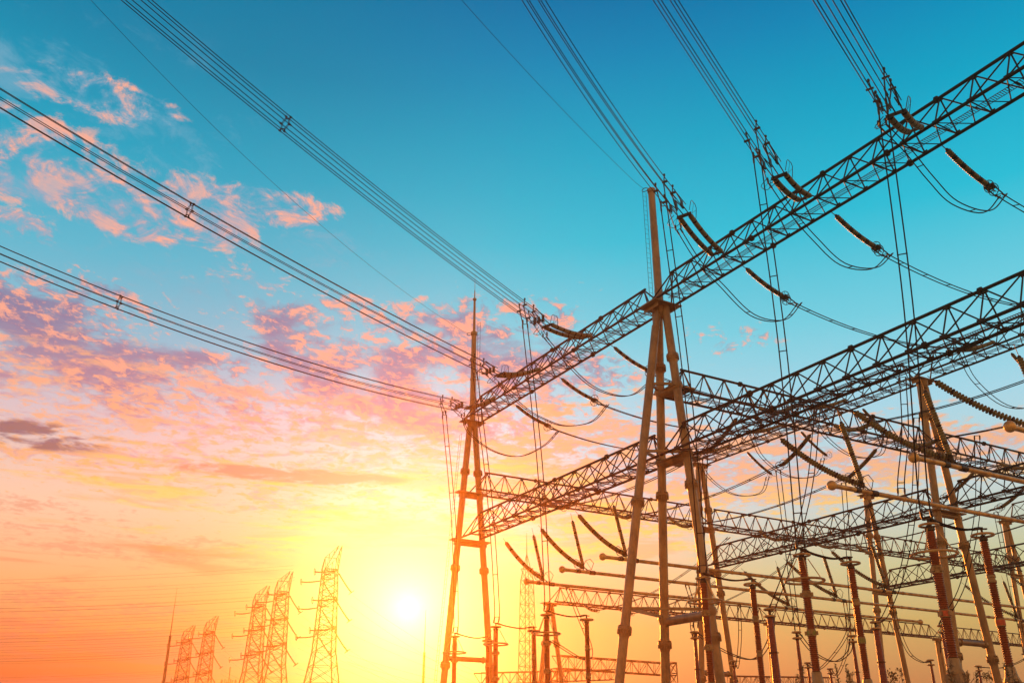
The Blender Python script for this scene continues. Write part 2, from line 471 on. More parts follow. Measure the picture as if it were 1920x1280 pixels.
# ------------------------------------------------------------------ columns
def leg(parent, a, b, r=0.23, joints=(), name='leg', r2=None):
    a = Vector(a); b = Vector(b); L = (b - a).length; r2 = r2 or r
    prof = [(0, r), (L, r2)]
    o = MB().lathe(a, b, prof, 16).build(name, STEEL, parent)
    for z in joints:
        t = (z - a.z) / (b.z - a.z) * L; d = (b - a).normalized(); c = a + d * t
        f = MB(); rr = r + (r2 - r) * t / L
        f.lathe(c - d * 0.42, c, [(0, rr + 0.002), (0.34, rr + 0.085), (0.36, rr + 0.12), (0.42, rr + 0.12)], 16)
        f.lathe(c + d * 0.012, c + d * 0.3, [(0, rr + 0.12), (0.05, rr + 0.12), (0.06, rr + 0.03), (0.28, rr + 0.003)], 16)
        u, w = frame(d)
        for k in range(16):
            q = 2 * math.pi * k / 16; v = u * math.cos(q) + w * math.sin(q)
            f.box(c - d * 0.13 + v * (rr + 0.075), 0.09, 0.018, 0.24, (v, d.cross(v), d))
            f.box(c + d * 0.09 + v * (rr + 0.06), 0.07, 0.018, 0.12, (v, d.cross(v), d))
        f.build('flange', STEEL, o)
    return o
def ladder(parent, a, b, side, w=0.35):
    a = Vector(a); b = Vector(b); s = Vector(side).normalized(); g = MB(); L = (b - a).length; d = (b - a) / L
    for k in (0, 1): g.tube([a + s * (k * w), b + s * (k * w)], 0.013, 5)
    q = 0.3
    while q < L: g.tube([a + d * q, a + d * q + s * w], 0.009, 4, caps=False); q += 0.33
    return g.build('ladder', LATT, parent)
def seat(parent, c, w=1.9, d=0.9):
    c = Vector(c); g = MB().box(c + Vector((0, 0, -0.12)), w, d, 0.06)
    for k in (-1, 1): g.box(c + Vector((k * w * 0.32, 0, -0.28)), 0.04, d * 0.8, 0.26)
    g.lathe(c - Vector((0, 0, 0.75)), c, [(0, 0.26), (0.2, 0.36), (0.55, 0.42), (0.6, 0.5)], 16)
    return g.build('beam_seat', STEEL, parent, smooth=False)
def aframe(label, x, y, top, half=2.35, r=0.23, joints=(8, 15), low=8.4, name='gantry_column', bars=(), cat='gantry column'):
    t = thing(name, label, cat, (x, y, 0), 'steel columns of the gantries')
    for k in (-1, 1):
        leg(t, (x + k * half, y, 0), (x + k * 0.24, y, top - 0.6), r, joints)
        MB().lathe((x + k * half, y, -0.1), (x + k * half, y, 0.4), [(0, 0.5), (0.5, 0.45)], 12).build('footing', CONC, t)
    seat(t, (x, y, top))
    if low:
        hs = half * (1 - low / top)
        g = MB().tube([(x - hs, y, low), (x + hs, y, low)], 0.17, 14)
        for k in (-1, 1):
            g.ring((x + k * hs * 0.72, y, low), (1, 0, 0), 0.2, 0.05, 16, 6)
        g.build('cross_tube', STEEL, t)
    for z in bars:
        hs = half * (1 - z / top) + 0.24
        g = MB().box((x, y, z - 0.1), 2 * hs + 0.9, 0.7, 0.08)
        g.tube([(x - hs - 0.2, y, z - 0.35), (x + hs + 0.2, y, z - 0.35)], 0.16, 12)
        g.build('bracket', STEEL, t)
    return t
# the spired mast on the left
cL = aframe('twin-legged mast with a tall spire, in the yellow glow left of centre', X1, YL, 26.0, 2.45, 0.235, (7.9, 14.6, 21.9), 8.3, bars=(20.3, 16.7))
MB().lathe((X1, YL, 25.4), (X1, YL, 33.6), [(0, 0.24), (4.0, 0.235), (4.02, 0.27), (4.1, 0.27), (4.12, 0.22), (7.9, 0.2), (7.95, 0.27), (8.2, 0.27)], 14).build('post', STEEL, cL)
sp_ = MB().lathe((X1, YL, 33.6), (X1, YL, 39.0), [(0, 0.11), (2.9, 0.09), (2.92, 0.16), (3.05, 0.16), (3.08, 0.05), (3.8, 0.04), (3.82, 0.02), (5.4, 0.008)], 10).build('lightning_spire', STEEL, cL)
ladder(cL, (X1 + 0.05, YL - 0.55, 25.6), (X1 + 0.05, YL - 0.55, 34.2), (0.25, -0.97, 0), 0.3)
ladder(cL, (X1 - 2.75, YL + 0.5, 0), (X1 - 0.65, YL + 0.5, 25), (0, 1, 0), 0.35)
g = MB().ring((X1 - 0.45, YL, 33.35), (0, 0, 1), 0.16, 0.025, 12, 5, 1.5).tube([(X1 - 0.3, YL, 33.35), (X1, YL, 33.35)], 0.03, 5); g.build('wire_clamp', FIT, cL)

# the tripod column in the middle
cM = thing('gantry_column', 'big three-legged column with a bare post on top, centre right', 'gantry column', (X1, YM, 0), 'steel columns of the gantries')
feet = [(X1 - 5.0, YM + 0.1, 0), (X1 + 0.25, YM + 2.35, 0), (X1 + 0.4, YM - 2.5, 0)]
tops = [(X1 - 0.35, YM + 0.05, 24.6), (X1 + 0.1, YM + 0.26, 25.3), (X1 + 0.15, YM - 0.32, 25.8)]
for a, b, j in zip(feet, tops, ((7.6, 14.1), (7.3, 15.0, 22.3), (7.3, 15.1, 22.6))):
    leg(cM, a, b, 0.235, j)
    MB().lathe(Vector(a) - Vector((0, 0, .1)), Vector(a) + Vector((0, 0, .4)), [(0, 0.55), (0.5, 0.5)], 12).build('footing', CONC, cM)
def legpt(i, z):
    a = Vector(feet[i]); b = Vector(tops[i]); return a.lerp(b, (z - a.z) / (b.z - a.z))
g = MB().tube([legpt(0, 24.3), Vector((X1 - 0.1, YM, 25.7))], [0.16, 0.24], 12)
g.box((X1 - 0.33, YM + 0.05, 24.9), 0.06, 0.5, 1.3); g.build('hinge_plate', STEEL, cM)
for z, tb in ((20.9, True), (16.9, True), (8.6, False)):
    g = MB(); a, b, c = legpt(0, z), legpt(1, z), legpt(2, z)
    for p, q in ((a, c), (a, b)):
        dd = (q - p).normalized(); g.box((p + q) / 2, (q - p).length - 0.3, 0.12, 0.14, (dd, Vector((-dd.y, dd.x, 0)), Vector((0, 0, 1))))
    g.tube([b + Vector((0, 0, -0.25)), c + Vector((0, 0, -0.25))], 0.22 if not tb else 0.26, 14)
    if tb: g.box((X1 + 0.6, YM, z - 0.16), 1.5, 1.9, 0.08)
    g.build('cross_brace', STEEL, cM)
    for p in (b, c): MB().lathe(p - Vector((0, 0, 0.4)), p + Vector((0, 0, 0.1)), [(0, 0.24), (0.3, 0.36), (0.5, 0.3)], 14).build('collar', STEEL, cM)
MB().lathe((X1, YM, 25.2), (X1, YM, 34.0), [(0, 0.25), (1.8, 0.25), (1.82, 0.235), (3.9, 0.235), (3.91, 0.245), (3.94, 0.245), (3.95, 0.225), (6.1, 0.225), (6.11, 0.235), (6.14, 0.235), (6.15, 0.215), (8.55, 0.21), (8.56, 0.25), (8.8, 0.25)], 16).build('post', STEEL, cM)
ladder(cM, (X1 - 0.42, YM + 0.02, 26.4), (X1 - 0.42, YM + 0.02, 33.6), (-0.3, 0.0, 0), 0.26)
seat(cM, (X1, YM, 26.0), 2.0, 1.6)
g = MB().ring((X1 - 0.5, YM, 33.8), (0, 0, 1), 0.15, 0.025, 12, 5, 1.5).tube([(X1 - 0.3, YM, 33.8), (X1, YM, 33.8)], 0.035, 5); g.build('wire_clamp', FIT, cM)

aframe('leaning twin-legged column on the right, behind the thick tubes', X2, YM, 26.0, 2.35, 0.24, (7.6, 14.6, 23.3), 8.4, bars=(20.4, 16.7))
aframe('twin-legged column directly behind the tripod column, orange in the glow', X2, YL, 26.0, 2.35, 0.235, (7.9, 14.8, 21.9), 8.3, bars=(20.3, 16.7))
aframe('twin-legged column between the tall brown insulators, lower right', X3, YL, 26.0, 2.3, 0.235, (7.9, 14.8, 21.9), 0, bars=(20.2, 16.7))
aframe('farthest twin-legged column near the right edge', X4, YL, 26.0, 2.3, 0.235, (7.9, 14.8, 21.9), 8.3, bars=(20.2,))
aframe('short pale column under the lowest tube end, yellow in the glow', 54.6, 86.5, 17.2, 2.6, 0.23, (8, 13), 7.0)
aframe('short column behind the low brown bushings, middle right', 86, 86.5, 17.2, 0.6, 0.22, (8,), 0)
aframe('short distant column left of the leaning twin legs', 117, 86.5, 17.2, 0.6, 0.22, (8,), 0)

# ------------------------------------------------------------------ insulator strings
def string_parts(t, path, r=0.135, kind='rod', blocks=7, nb=1):
    """shedded insulator along a path: pale blocks with dark bands, caps at both ends"""
    L = plen(path); pitch = 0.105 if kind == 'rod' else 0.145; n = int(L / pitch)
    A = MB(); fm_ = []
    for i in range(n):
        p, d = at_len(path, (i + 0.5) * L / n); q = L / n
        if kind == 'rod':
            prof = [(0, r * 0.72), (q * 0.15, r * 0.95), (q * 0.32, r), (q * 0.55, r * 0.97), (q * 0.75, r * 0.80), (q, r * 0.72)]
            dark = i % blocks >= blocks - nb
        else:
            prof = [(0, r * 0.30), (q * 0.22, r * 0.45), (q * 0.34, r), (q * 0.48, r * 0.95), (q * 0.60, r * 0.40), (q, r * 0.30)]
            dark = i % 6 == 5
        k0 = len(A.f); A.lathe(p - d * q / 2, p + d * q / 2, prof, 10); fm_ += [int(dark)] * (len(A.f) - k0)
    o = A.build('porcelain_sheds', TAN, t); o.data.materials.append(DARK); o.data.polygons.foreach_set('material_index', fm_)
    for s_, e in ((0, 1), (L, -1)):
        p, d = at_len(path, max(0.0, min(L - 1e-4, s_)))
        MB().lathe(p - d * e * 0.12, p + d * e * 0.02, [(0, 0.035), (0.04, 0.07), (0.14, 0.085)], 8).build('end_cap', FIT, t)
def racket(m, c, d, up, s=1.0, r=0.016):
    """corona shield: rounded open frame with two spokes"""
    d = Vector(d).normalized(); up = Vector(up).normalized(); c = Vector(c)
    P_ = [(-.28, .0), (-.34, .42), (-.28, .5), (.08, .5), (.26, .40), (.40, .1), (.44, -.06)]
    m.tube([c + d * a * s + up * b * s for a, b in P_], r, 6)
    for a, b in ((-.06, .5), (.3, .33)): m.tube([c, c + d * a * s + up * b * s], r * 0.6, 4)
def wheel(m, c, axis, Rr=0.27, r=0.014):
    m.ring(c, axis, Rr, r, 24, 6); u, w = frame(axis)
    for k in range(3):
        q = math.pi * k / 3 + 0.3; v = u * math.cos(q) + w * math.sin(q)
        m.tube([Vector(c) - v * Rr, Vector(c) + v * Rr], r * 0.55, 4)

PH = [56.6, 50.4, 44.2, 32.1, 25.9, 19.7]
PN = ['nearest the spired mast', 'second past the spired mast', 'just left of the tripod column',
      'just right of the tripod column', 'second past the tripod column', 'at the upper right']
AZB = [76, 72, 68, 66, 70, 66]
SZ = [[(3.95, 24.59), (17.2, 23.88), (27.73, 24.46), (33.87, 24.86)],
      [(5.36, 24.61), (16.95, 25.55), (26.49, 26.43), (35.78, 27.88)],
      [(5.98, 25.37), (16.35, 26.6), (24.57, 27.91), (32.26, 29.32)],
      [(5.44, 26.78), (11.79, 28.34), (17.17, 30.35)],
      [(4.44, 26.37), (8.41, 27.94), (12.4, 29.4)],
      [(5.37, 24.32), (6.89, 24.45), (9.56, 24.28), (11.98, 24.0)]]
SPS = [[(27.73, 24.46)], [(26.49, 26.43)], [(24.57, 27.91)], [], [], []]

def quad(pts):
    """least-squares z = a + b s + c s^2, c kept gently positive"""
    import numpy as np
    s = np.array([p[0] for p in pts]); z = np.array([p[1] for p in pts])
    M_ = np.vstack([np.ones_like(s), s, s * s]).T
    a, b, c = np.linalg.lstsq(M_, z, rcond=None)[0]
    if c < 0.0005 or len(pts) < 4:
        c = max(0.0008, min(c, 0.02)); q = np.linalg.lstsq(M_[:, :2], z - c * s * s, rcond=None)[0]; a, b = q
    return float(a), float(b), float(c)

ENDS = []
for i, y in enumerate(PH):
    az = R(AZB[i]); d = Vector((-math.sin(az), -math.cos(az), 0)); sd_ = Vector((-d.y, d.x, 0))
    a, b, c = quad(SZ[i]); O = Vector((31.2, y, 0)); s0 = SZ[i][0][0]
    pt = lambda s, O=O, d=d, a=a, b=b, c=c: O + d * s + Vector((0, 0, a + b * s + c * s * s))
    # ---- bundle of six wires
    t = thing('conductor_bundle', 'six-wire conductor bundle sweeping up from the highest beam, ' + PN[i], 'power line', tuple(pt(s0)), 'six-wire bundles crossing the sky')
    smax = [44, 46, 44, 26, 24, 20][i]
    N = 30; cen = [pt(s0 + (smax - s0) * k / N) for k in range(N + 1)]
    for k in range(6):
        q = math.pi / 3 * k + math.pi / 6
        off = lambda P_: sd_ * math.cos(q) * 0.41 + Vector((0, 0, math.sin(q) * 0.41))
        stg = [0, 0.35, 0.7, 0.15, 0.5, 0.25][k]
        MB().tube([p_ + off(0) for p_ in [pt(s0 - 0.9 + stg)] + cen], 0.019, 5).build('wire', WIRE, t)
    for (ss, zz) in SPS[i]:
        g = MB(); c0 = pt(ss); dd = (pt(ss + .5) - pt(ss - .5)).normalized()
        P6 = [c0 + sd_ * math.cos(math.pi / 3 * k + math.pi / 6) * 0.41 + Vector((0, 0, math.sin(math.pi / 3 * k + math.pi / 6) * 0.41)) for k in range(6)]
        P5 = [c0 + (p_ - c0) * 0.70 for p_ in P6]
        for k in range(6):
            for o_ in (-0.025, 0.025): g.tube([P5[k] + dd * o_, P5[(k + 1) % 6] + dd * o_], 0.014, 5)
            g.tube([P5[k], P6[k]], [0.04, 0.028], 6); g.lathe(P6[k] - dd * 0.07, P6[k] + dd * 0.07, [(0, 0.02), (0.03, 0.045), (0.11, 0.045), (0.14, 0.02)], 8)
        g.build('spacer_damper', WIRE, t)
    # ---- double insulator string
    A0 = Vector((31.15, y, 26.12)); Y0 = pt(s0 - 1.35)
    t2 = thing('insulator_string', 'double ribbed insulator string pulling a wire bundle, ' + PN[i], 'insulator', tuple(A0), 'insulators on the highest beam, wire bundle side')
    ln = (Y0 - A0); ld = ln.normalized()
    for k in (-1, 1):
        S0 = A0 + ld * 0.30 + sd_ * (0.27 * k); S1 = Y0 - ld * 0.15 + sd_ * (0.27 * k)
        string_parts(t2, sag(S0, S1, 0.16, 10), 0.135, 'rod', 6, 1)
    g = MB()
    g.tube([A0, A0 + ld * 0.3], 0.03, 6); g.box(A0 + ld * 0.22, 0.05, 0.7, 0.14, (ld, sd_, Vector((0, 0, 1)))); g.build('attachment_plate', FIT, t2)
    g = MB()
    g.box(Y0 - ld * 0.03, 0.07, 0.78, 0.16, (ld, sd_, Vector((0, 0, 1))))
    for k in range(3):
        o_ = sd_ * (0.3 * (k - 1)); q = Y0 + o_ * 0.9; e = pt(s0 - 0.55) + o_
        g.tube([q, e], 0.028, 6); g.box(e, 0.22, 0.05, 0.42, (ld, sd_, Vector((0, 0, 1))))
        for v in (-1, 1): g.tube([e + Vector((0, 0, .17 * v)), pt(s0 - 0.1 + .15 * k) + o_ * 1.05 + Vector((0, 0, .3 * v * (1 if k != 1 else 1.15)))], 0.03, 6)
    g.build('yoke', FIT, t2)
    for k in (-1, 1):
        g = MB(); racket(g, Y0 - ld * 0.05 + sd_ * (0.42 * k), -ld, (Vector((0, 0, 1.0)) + sd_ * 0.35 * k) * 1.0 if k == 1 else (Vector((0, 0, -0.75)) + sd_ * -0.8), 1.05)
        g.build('corona_shield', FIT, t2)
    ENDS.append((Y0, ld, sd_, pt, s0, t2))

# ground wires
for lab, P0_, az_, L_ in (('single thin ground wire from the spired mast to the top left', (X1 - 0.6, YL, 33.4), 60, [(-0.28, 33.33), (22.26, 34.65), (36.67, 37.89)]),
                      ('single thin ground wire from the bare post to the top edge', (X1 - 0.6, YM, 33.85), 60, [(0.17, 33.71), (11.85, 32.34), (20.57, 31.76)])):
    a, b, c = quad(L_); az = R(az_); d = Vector((-math.sin(az), -math.cos(az), 0)); s0 = L_[0][0]
    O = Vector((31.4, P0_[1], 0))
    pts = [Vector(P0_)] + [O + d * s + Vector((0, 0, a + b * s + c * s * s)) for s in [s0 + 1 + (L_[-1][0] + 8 - s0) * k / 30 for k in range(31)]]
    tag(MB().tube(pts, 0.011, 5).build('ground_wire', WIRE), lab, 'wire', 'ground wires')

# ------------------------------------------------------------------ twin cables
def twin(name, label, cat, path, sep=0.3, side=None, group=None, rungs=None, r=0.027, mat_=None, clamps=True):
    """two wires side by side with short rungs"""
    path = [Vector(p) for p in path]; t = thing(name, label, cat, tuple(path[0]), group)
    if side is None:
        dd = path[-1] - path[0]; side = Vector((-dd.y, dd.x, 0))
        if side.length < 0.3: side = Vector((0.5, -0.87, 0))
    side = Vector(side).normalized()
    for k in (-0.5, 0.5):
        MB().tube([p + side * (k * sep) for p in path], r, 6).build('wire', mat_ or WIRE, t)
    L = plen(path); n = 0; step = rungs or 2.4; q = step * 0.7
    while q < L - 0.5:
        p, d = at_len(path, q); g = MB().tube([p - side * sep / 2, p + side * sep / 2], 0.022, 5)
        for k in (-0.5, 0.5): g.lathe(p + side * sep * k - d * 0.05, p + side * sep * k + d * 0.05, [(0, 0.018), (0.02, 0.03), (0.08, 0.03), (0.1, 0.018)], 6)
        q += step; n += 1; g.build('spacer', WIRE, t)
    if clamps:
        for p, d in (at_len(path, 0.02), at_len(path, L - 0.35)):
            g = MB().tube([p - side * sep / 2, p + side * sep / 2], 0.02, 5)
            for k in (-0.5, 0.5): g.lathe(p + side * sep * k - d * 0.02, p + side * sep * k + d * 0.32, [(0, 0.02), (0.05, 0.045), (0.25, 0.045), (0.34, 0.02)], 7)
            g.build('clamp', FIT, t)
    return t

RING_Y = [54.0, 48.8, 43.3, 30.8, 25.2, 19.6]        # posts with the big ring stand at x 27.1
SMALL_Y = [53.4, 47.9, 42.5, 30.0, 24.7, 19.1]       # posts with the small ring stand at x 29.1
LOOPS = [
    [(28.63, 56.60, 24.16), (29.17, 56.60, 23.05), (31.13, 56.60, 22.05), (33.35, 56.60, 22.00), (35.42, 56.60, 23.14), (36.72, 56.60, 24.49)],
    [(28.20, 50.40, 24.42), (30.12, 50.40, 23.16), (31.57, 50.40, 22.66), (33.27, 50.40, 22.47), (35.48, 50.40, 23.16), (36.91, 50.40, 24.68)],
    [(27.85, 44.20, 25.39), (29.67, 44.20, 23.79), (31.21, 44.20, 22.83), (33.02, 44.20, 22.57), (34.49, 44.20, 22.96), (35.93, 44.20, 24.19)],
    [(28.51, 32.10, 26.93), (29.71, 32.10, 25.36), (31.04, 32.10, 24.40), (33.08, 32.10, 23.11), (35.33, 32.10, 23.33), (36.83, 32.10, 24.73)],
    [(28.92, 25.90, 26.36), (30.04, 25.90, 25.08), (31.33, 25.90, 24.03), (32.99, 25.90, 23.15), (35.19, 25.90, 23.52), (36.70, 25.90, 24.75)],
    [(28.97, 19.70, 25.57), (30.25, 19.70, 24.84), (31.47, 19.70, 23.81), (32.78, 19.70, 23.06), (34.96, 19.70, 23.30), (36.62, 19.70, 24.70)]]
NEAR = ['beside the spired mast', 'second past the mast', 'left of the tripod', 'right of the tripod', 'second past the tripod', 'nearest the right edge']
for i, y in enumerate(PH):
    Y0, ld, sd_, pt, s0, t2 = ENDS[i]
    # clamps and short leads from the bundle down to the cables
    g = MB(); base = Y0 + Vector((0, 0, -0.75)) - ld * -0.35
    lp = [Vector(p) for p in LOOPS[i]]; lp0 = lp[0]
    dr0 = pt(s0 + 0.75) + Vector((0, 0, -0.85)) + sd_ * -0.05
    for k, (ss, q) in enumerate(((0.0, 0), (0.4, 1), (0.9, 0), (1.25, 1))):
        tgt = (lp0 if k < 2 else dr0) + sd_ * (0.15 if k % 2 else -0.15)
        o_ = sd_ * (0.33 if q else -0.33); P_ = pt(s0 + ss)
        g.tube([P_ + o_ + Vector((0, 0, 0.34)), P_ + o_ * 0.8 - Vector((0, 0, 0.15)), tgt], [0.026, 0.03, 0.02], 6)
        g.lathe(P_ + o_ + Vector((0, 0, 0.30)), P_ + o_ + Vector((0, 0, 0.42)), [(0, 0.03), (0.03, 0.055), (0.12, 0.05)], 7)
        g.box(P_ + o_ * 1.02 - Vector((0, 0, 0.02)), 0.08, 0.28, 0.08, (ld, sd_, Vector((0, 0, 1))))
        g.lathe(tgt + Vector((0, 0, 0.3)), tgt, [(0, 0.03), (0.05, 0.05), (0.25, 0.05), (0.32, 0.025)], 7)
    g.build('lead_clamps', FIT, t2)
    twin('jumper_loop', 'hanging twin cable loop passing under the highest beam, ' + NEAR[i], 'cable loop', spline(lp, 6), 0.34, (0.1, 1, 0.25), 'twin cable loops under the highest beam', 3.4)
    end = Vector((27.1, RING_Y[i], 9.0))
    mid = dr0.lerp(end, 0.5) + Vector((0.35, 0.1, 0))
    twin('dropper', 'long vertical twin cable with ladder-like rungs, ' + NEAR[i], 'dropper cable', spline([dr0, mid, end + Vector((0.05, 0, 1.2)), end], 8), 0.30, (0.6, -0.8, 0), 'vertical twin cables down from the highest beam', 3.3)
    # the other side of the beam: one string, then a twin cable to the next gantry
    a0 = Vector((32.8, y, 25.95)); e = Vector((35.55, y, 24.85))
    t = thing('insulator_string', 'single banded insulator hanging right of the highest beam, ' + NEAR[i], 'insulator', tuple(a0), 'insulators on the highest beam, twin cable side')
    MB().tube([a0, a0 + (e - a0) * 0.12], 0.022, 5).build('link', FIT, t)
    string_parts(t, sag(a0 + (e - a0) * 0.12, e, 0.12, 10), 0.135, 'rod', 5, 2)
    g = MB(); dd = (e - a0).normalized()
    g.box(e + dd * 0.15, 0.3, 0.42, 0.06, (dd, Vector((0, 1, 0)), dd.cross(Vector((0, 1, 0))))); g.tube([e, e + dd * 0.5], 0.03, 6)
    for k in (-1, 1): g.tube([e + dd * 0.2 + Vector((0, .16 * k, 0)), e + dd * 0.75 + Vector((0, .16 * k, 0))], 0.035, 6)
    g.build('yoke', FIT, t)
    for k in (-1, 1):
        g = MB(); wheel(g, e + dd * (0.22 + .12 * k) + Vector((0, 0.14 * k, 0.24 * k)), (0.2, 0.85, 0.5), 0.27, 0.02); g.build('corona_ring', FIT, t)
    S2 = Vector((50.6, y, 25.0)); A2 = Vector((54.1, y, 26.1))
    twin('bus_cable', 'level twin cable running right from the highest beam, ' + NEAR[i], 'cable', sag(e + dd * 0.7, S2 - Vector((0.3, 0, 0)), 0.5 + 0.2, 20), 0.32, (0.0, 1, 0.3), 'twin cables between the upper beams', 1.75)
    t = thing('insulator_string', 'pale double insulator string on the second upper beam, ' + NEAR[i], 'insulator', tuple(A2), 'insulators on the second upper beam')
    for k in (-1, 1):
        string_parts(t, sag(S2 + Vector((0, .22 * k, 0)), A2 + Vector((-0.3, .22 * k, 0)), 0.14, 8), 0.13, 'rod', 6, 1)
    MB().box(S2, 0.08, 0.62, 0.12).build('yoke', FIT, t)
    MB().box(A2 + Vector((-.22, 0, 0)), 0.06, 0.6, 0.12).tube([A2 + Vector((-.22, 0, 0)), A2 + Vector((.1, 0, 0))], 0.03, 5).build('attachment_plate', FIT, t)
    g = MB(); wheel(g, S2 + Vector((0.05, 0.3, 0)), (0, 1, 0)); g.build('corona_ring', FIT, t)
    g = MB(); wheel(g, S2 + Vector((0.05, -0.3, 0)), (0, 1, 0)); g.build('corona_ring', FIT, t)
    lp2 = spline([S2 + Vector((-.2, 0, -.1)), S2 + Vector((.6, 0, -1.9)), S2 + Vector((3.2, 0, -3.1)), S2 + Vector((6.3, 0, -2.6)), S2 + Vector((7.4, 0, -1.0))], 6)
    twin('jumper_loop', 'hanging twin cable loop under the second upper beam, ' + NEAR[i], 'cable loop', lp2, 0.34, (0, 1, 0.2), 'twin cable loops under the second upper beam', 3.4)
    a3 = Vector((55.7, y, 25.95)); e3 = Vector((58.4, y, 24.3))
    t = thing('insulator_string', 'banded insulator string beyond the second upper beam, ' + NEAR[i], 'insulator', tuple(a3), 'insulators beyond the second upper beam')
    string_parts(t, sag(a3 + (e3 - a3) * .1, e3, 0.12, 8), 0.12, 'rod', 9, 3)
    g = MB(); wheel(g, e3 + Vector((0.1, 0.25, 0)), (0, 1, 0)); wheel(g, e3 + Vector((0.1, -0.25, 0)), (0, 1, 0)); g.build('corona_ring', FIT, t)

# ------------------------------------------------------------------ cables along the cross beams
XB = [(38.1, 'first'), (44.2, 'second'), (50.2, 'third')]
XB2 = [(60.3, 'first'), (66.5, 'second'), (72.6, 'third')]
def cross_string(lab, x, y0, sgn, ze, kind='rod', grp=None):
    a = Vector((x, y0 + 0.75 * sgn, 20.5)); e = Vector((x, y0 + 3.5 * sgn, ze))
    t = thing('insulator_string', lab, 'insulator', tuple(a), grp)
    MB().tube([a, a.lerp(e, 0.1)], 0.02, 5).build('link', FIT, t)
    string_parts(t, sag(a.lerp(e, 0.1), e, 0.10 if sgn > 0 else 0.3, 8), 0.14, kind, 9, 3 if sgn > 0 else 1)
    g = MB()
    for k in (-1, 1): wheel(g, e + Vector((0.2 * k, 0.12 * sgn, 0.1 * k)), (0.75, 0.3, 0.6), 0.27, 0.02)
    g.build('corona_ring', FIT, t)
    g = MB().box(e + Vector((0, 0.15 * sgn, 0)), 0.42, 0.3, 0.05)
    for k in (-1, 1): g.tube([e + Vector((.15 * k, .2 * sgn, 0)), e + Vector((.15 * k, .8 * sgn, -.03))], 0.035, 6)
    g.build('yoke', FIT, t)
    return e + Vector((0, 0.6 * sgn, 0))
for XS, far in ((XB, 'of the near cross beam'), (XB2, 'of the cross beam past the leaning legs')):
    for x, o_ in XS:
        e = cross_string(f'{o_} slanting insulator on the left {far}', x, YM, 1, 19.15, grp='insulators under the near cross beams')
        e2 = cross_string(f'{o_} insulator at the far cable end {far}', x, YL, -1, 19.15, grp='insulators on the far cross beams')
        twin('bus_cable', f'{o_} twin cable strung left {far}', 'cable', sag(e, e2, 0.5, 20), 0.30, (1, 0, 0.1), 'twin cables between the cross beams', 3.6)
        e3 = cross_string(f'{o_} pale insulator on the right {far}', x, YM, -1, 19.75, grp='insulators under the near cross beams')
        twin('bus_cable', f'{o_} twin cable rising right {far}', 'cable', sag(e3, (x, YR + 2, 20.4), 0.9, 20), 0.30, (1, 0, 0.1), 'twin cables rising to the right edge', 3.6)
SC_POS = [(38.5, 44.8, 8.9), (43.8, 41.8, 8.7), (48.2, 41.5, 8.7)]        # slim double-ring posts
for (x, o_), s_ in zip(XB, SC_POS):
    s_ = Vector(s_); p0 = Vector((x, YM + 4.0, 18.9))
    twin('dropper', f'{o_} thin twin cable hanging from the insulators of the near cross beam', 'dropper cable', spline([p0, p0.lerp(s_, .35) + Vector((.1, .1, -.6)), p0.lerp(s_, .8) + Vector((0, 0, -.3)), s_ + Vector((0, 0, .1))], 8), 0.28, (0.7, -0.7, 0), 'thin twin droppers under the near cross beam', 3.2)

# ------------------------------------------------------------------ tubular buses on V strings
TUBES = [(54.2, 32.4, 71.5, 'lowest and leftmost'), (49.4, 32.1, 79.0, 'second lowest'), (44.9, 32.0, 104.0, 'third from the bottom'),
         (27.3, 31.7, 92.0, 'long bright, from mid right'), (22.8, 31.35, 92.0, 'upper bright'), (18.6, 31.2, 92.0, 'topmost, barely entering at the right edge')]
for y, xa, xb, lab in TUBES:
    t = thing('tube_bus', f'{lab} thick metal tube with a ball on its end', 'tube bus', (xa, y, 12.6), 'thick horizontal tubes')
    prof = [(0, 0.10), (0.10, 0.105)]
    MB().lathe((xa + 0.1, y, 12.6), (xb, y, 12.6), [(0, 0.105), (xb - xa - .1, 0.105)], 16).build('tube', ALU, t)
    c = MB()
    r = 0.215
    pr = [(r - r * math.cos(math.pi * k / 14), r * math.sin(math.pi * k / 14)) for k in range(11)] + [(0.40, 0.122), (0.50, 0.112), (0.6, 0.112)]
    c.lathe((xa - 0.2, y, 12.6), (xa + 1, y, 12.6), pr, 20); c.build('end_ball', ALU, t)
    if xb < 103:
        c = MB().lathe((xb + .2, y, 12.6), (xb - 1, y, 12.6), pr, 20); c.build('end_ball', ALU, t)
    q = xa + 4.6; c = MB()
    while q < xb - 1:
        c.lathe((q, y, 12.6), (q + 1, y, 12.6), [(0, 0.108), (0.01, 0.125), (0.09, 0.125), (0.1, 0.108)], 16); q += 5.3
    c.build('joint_collar', ALU, t)

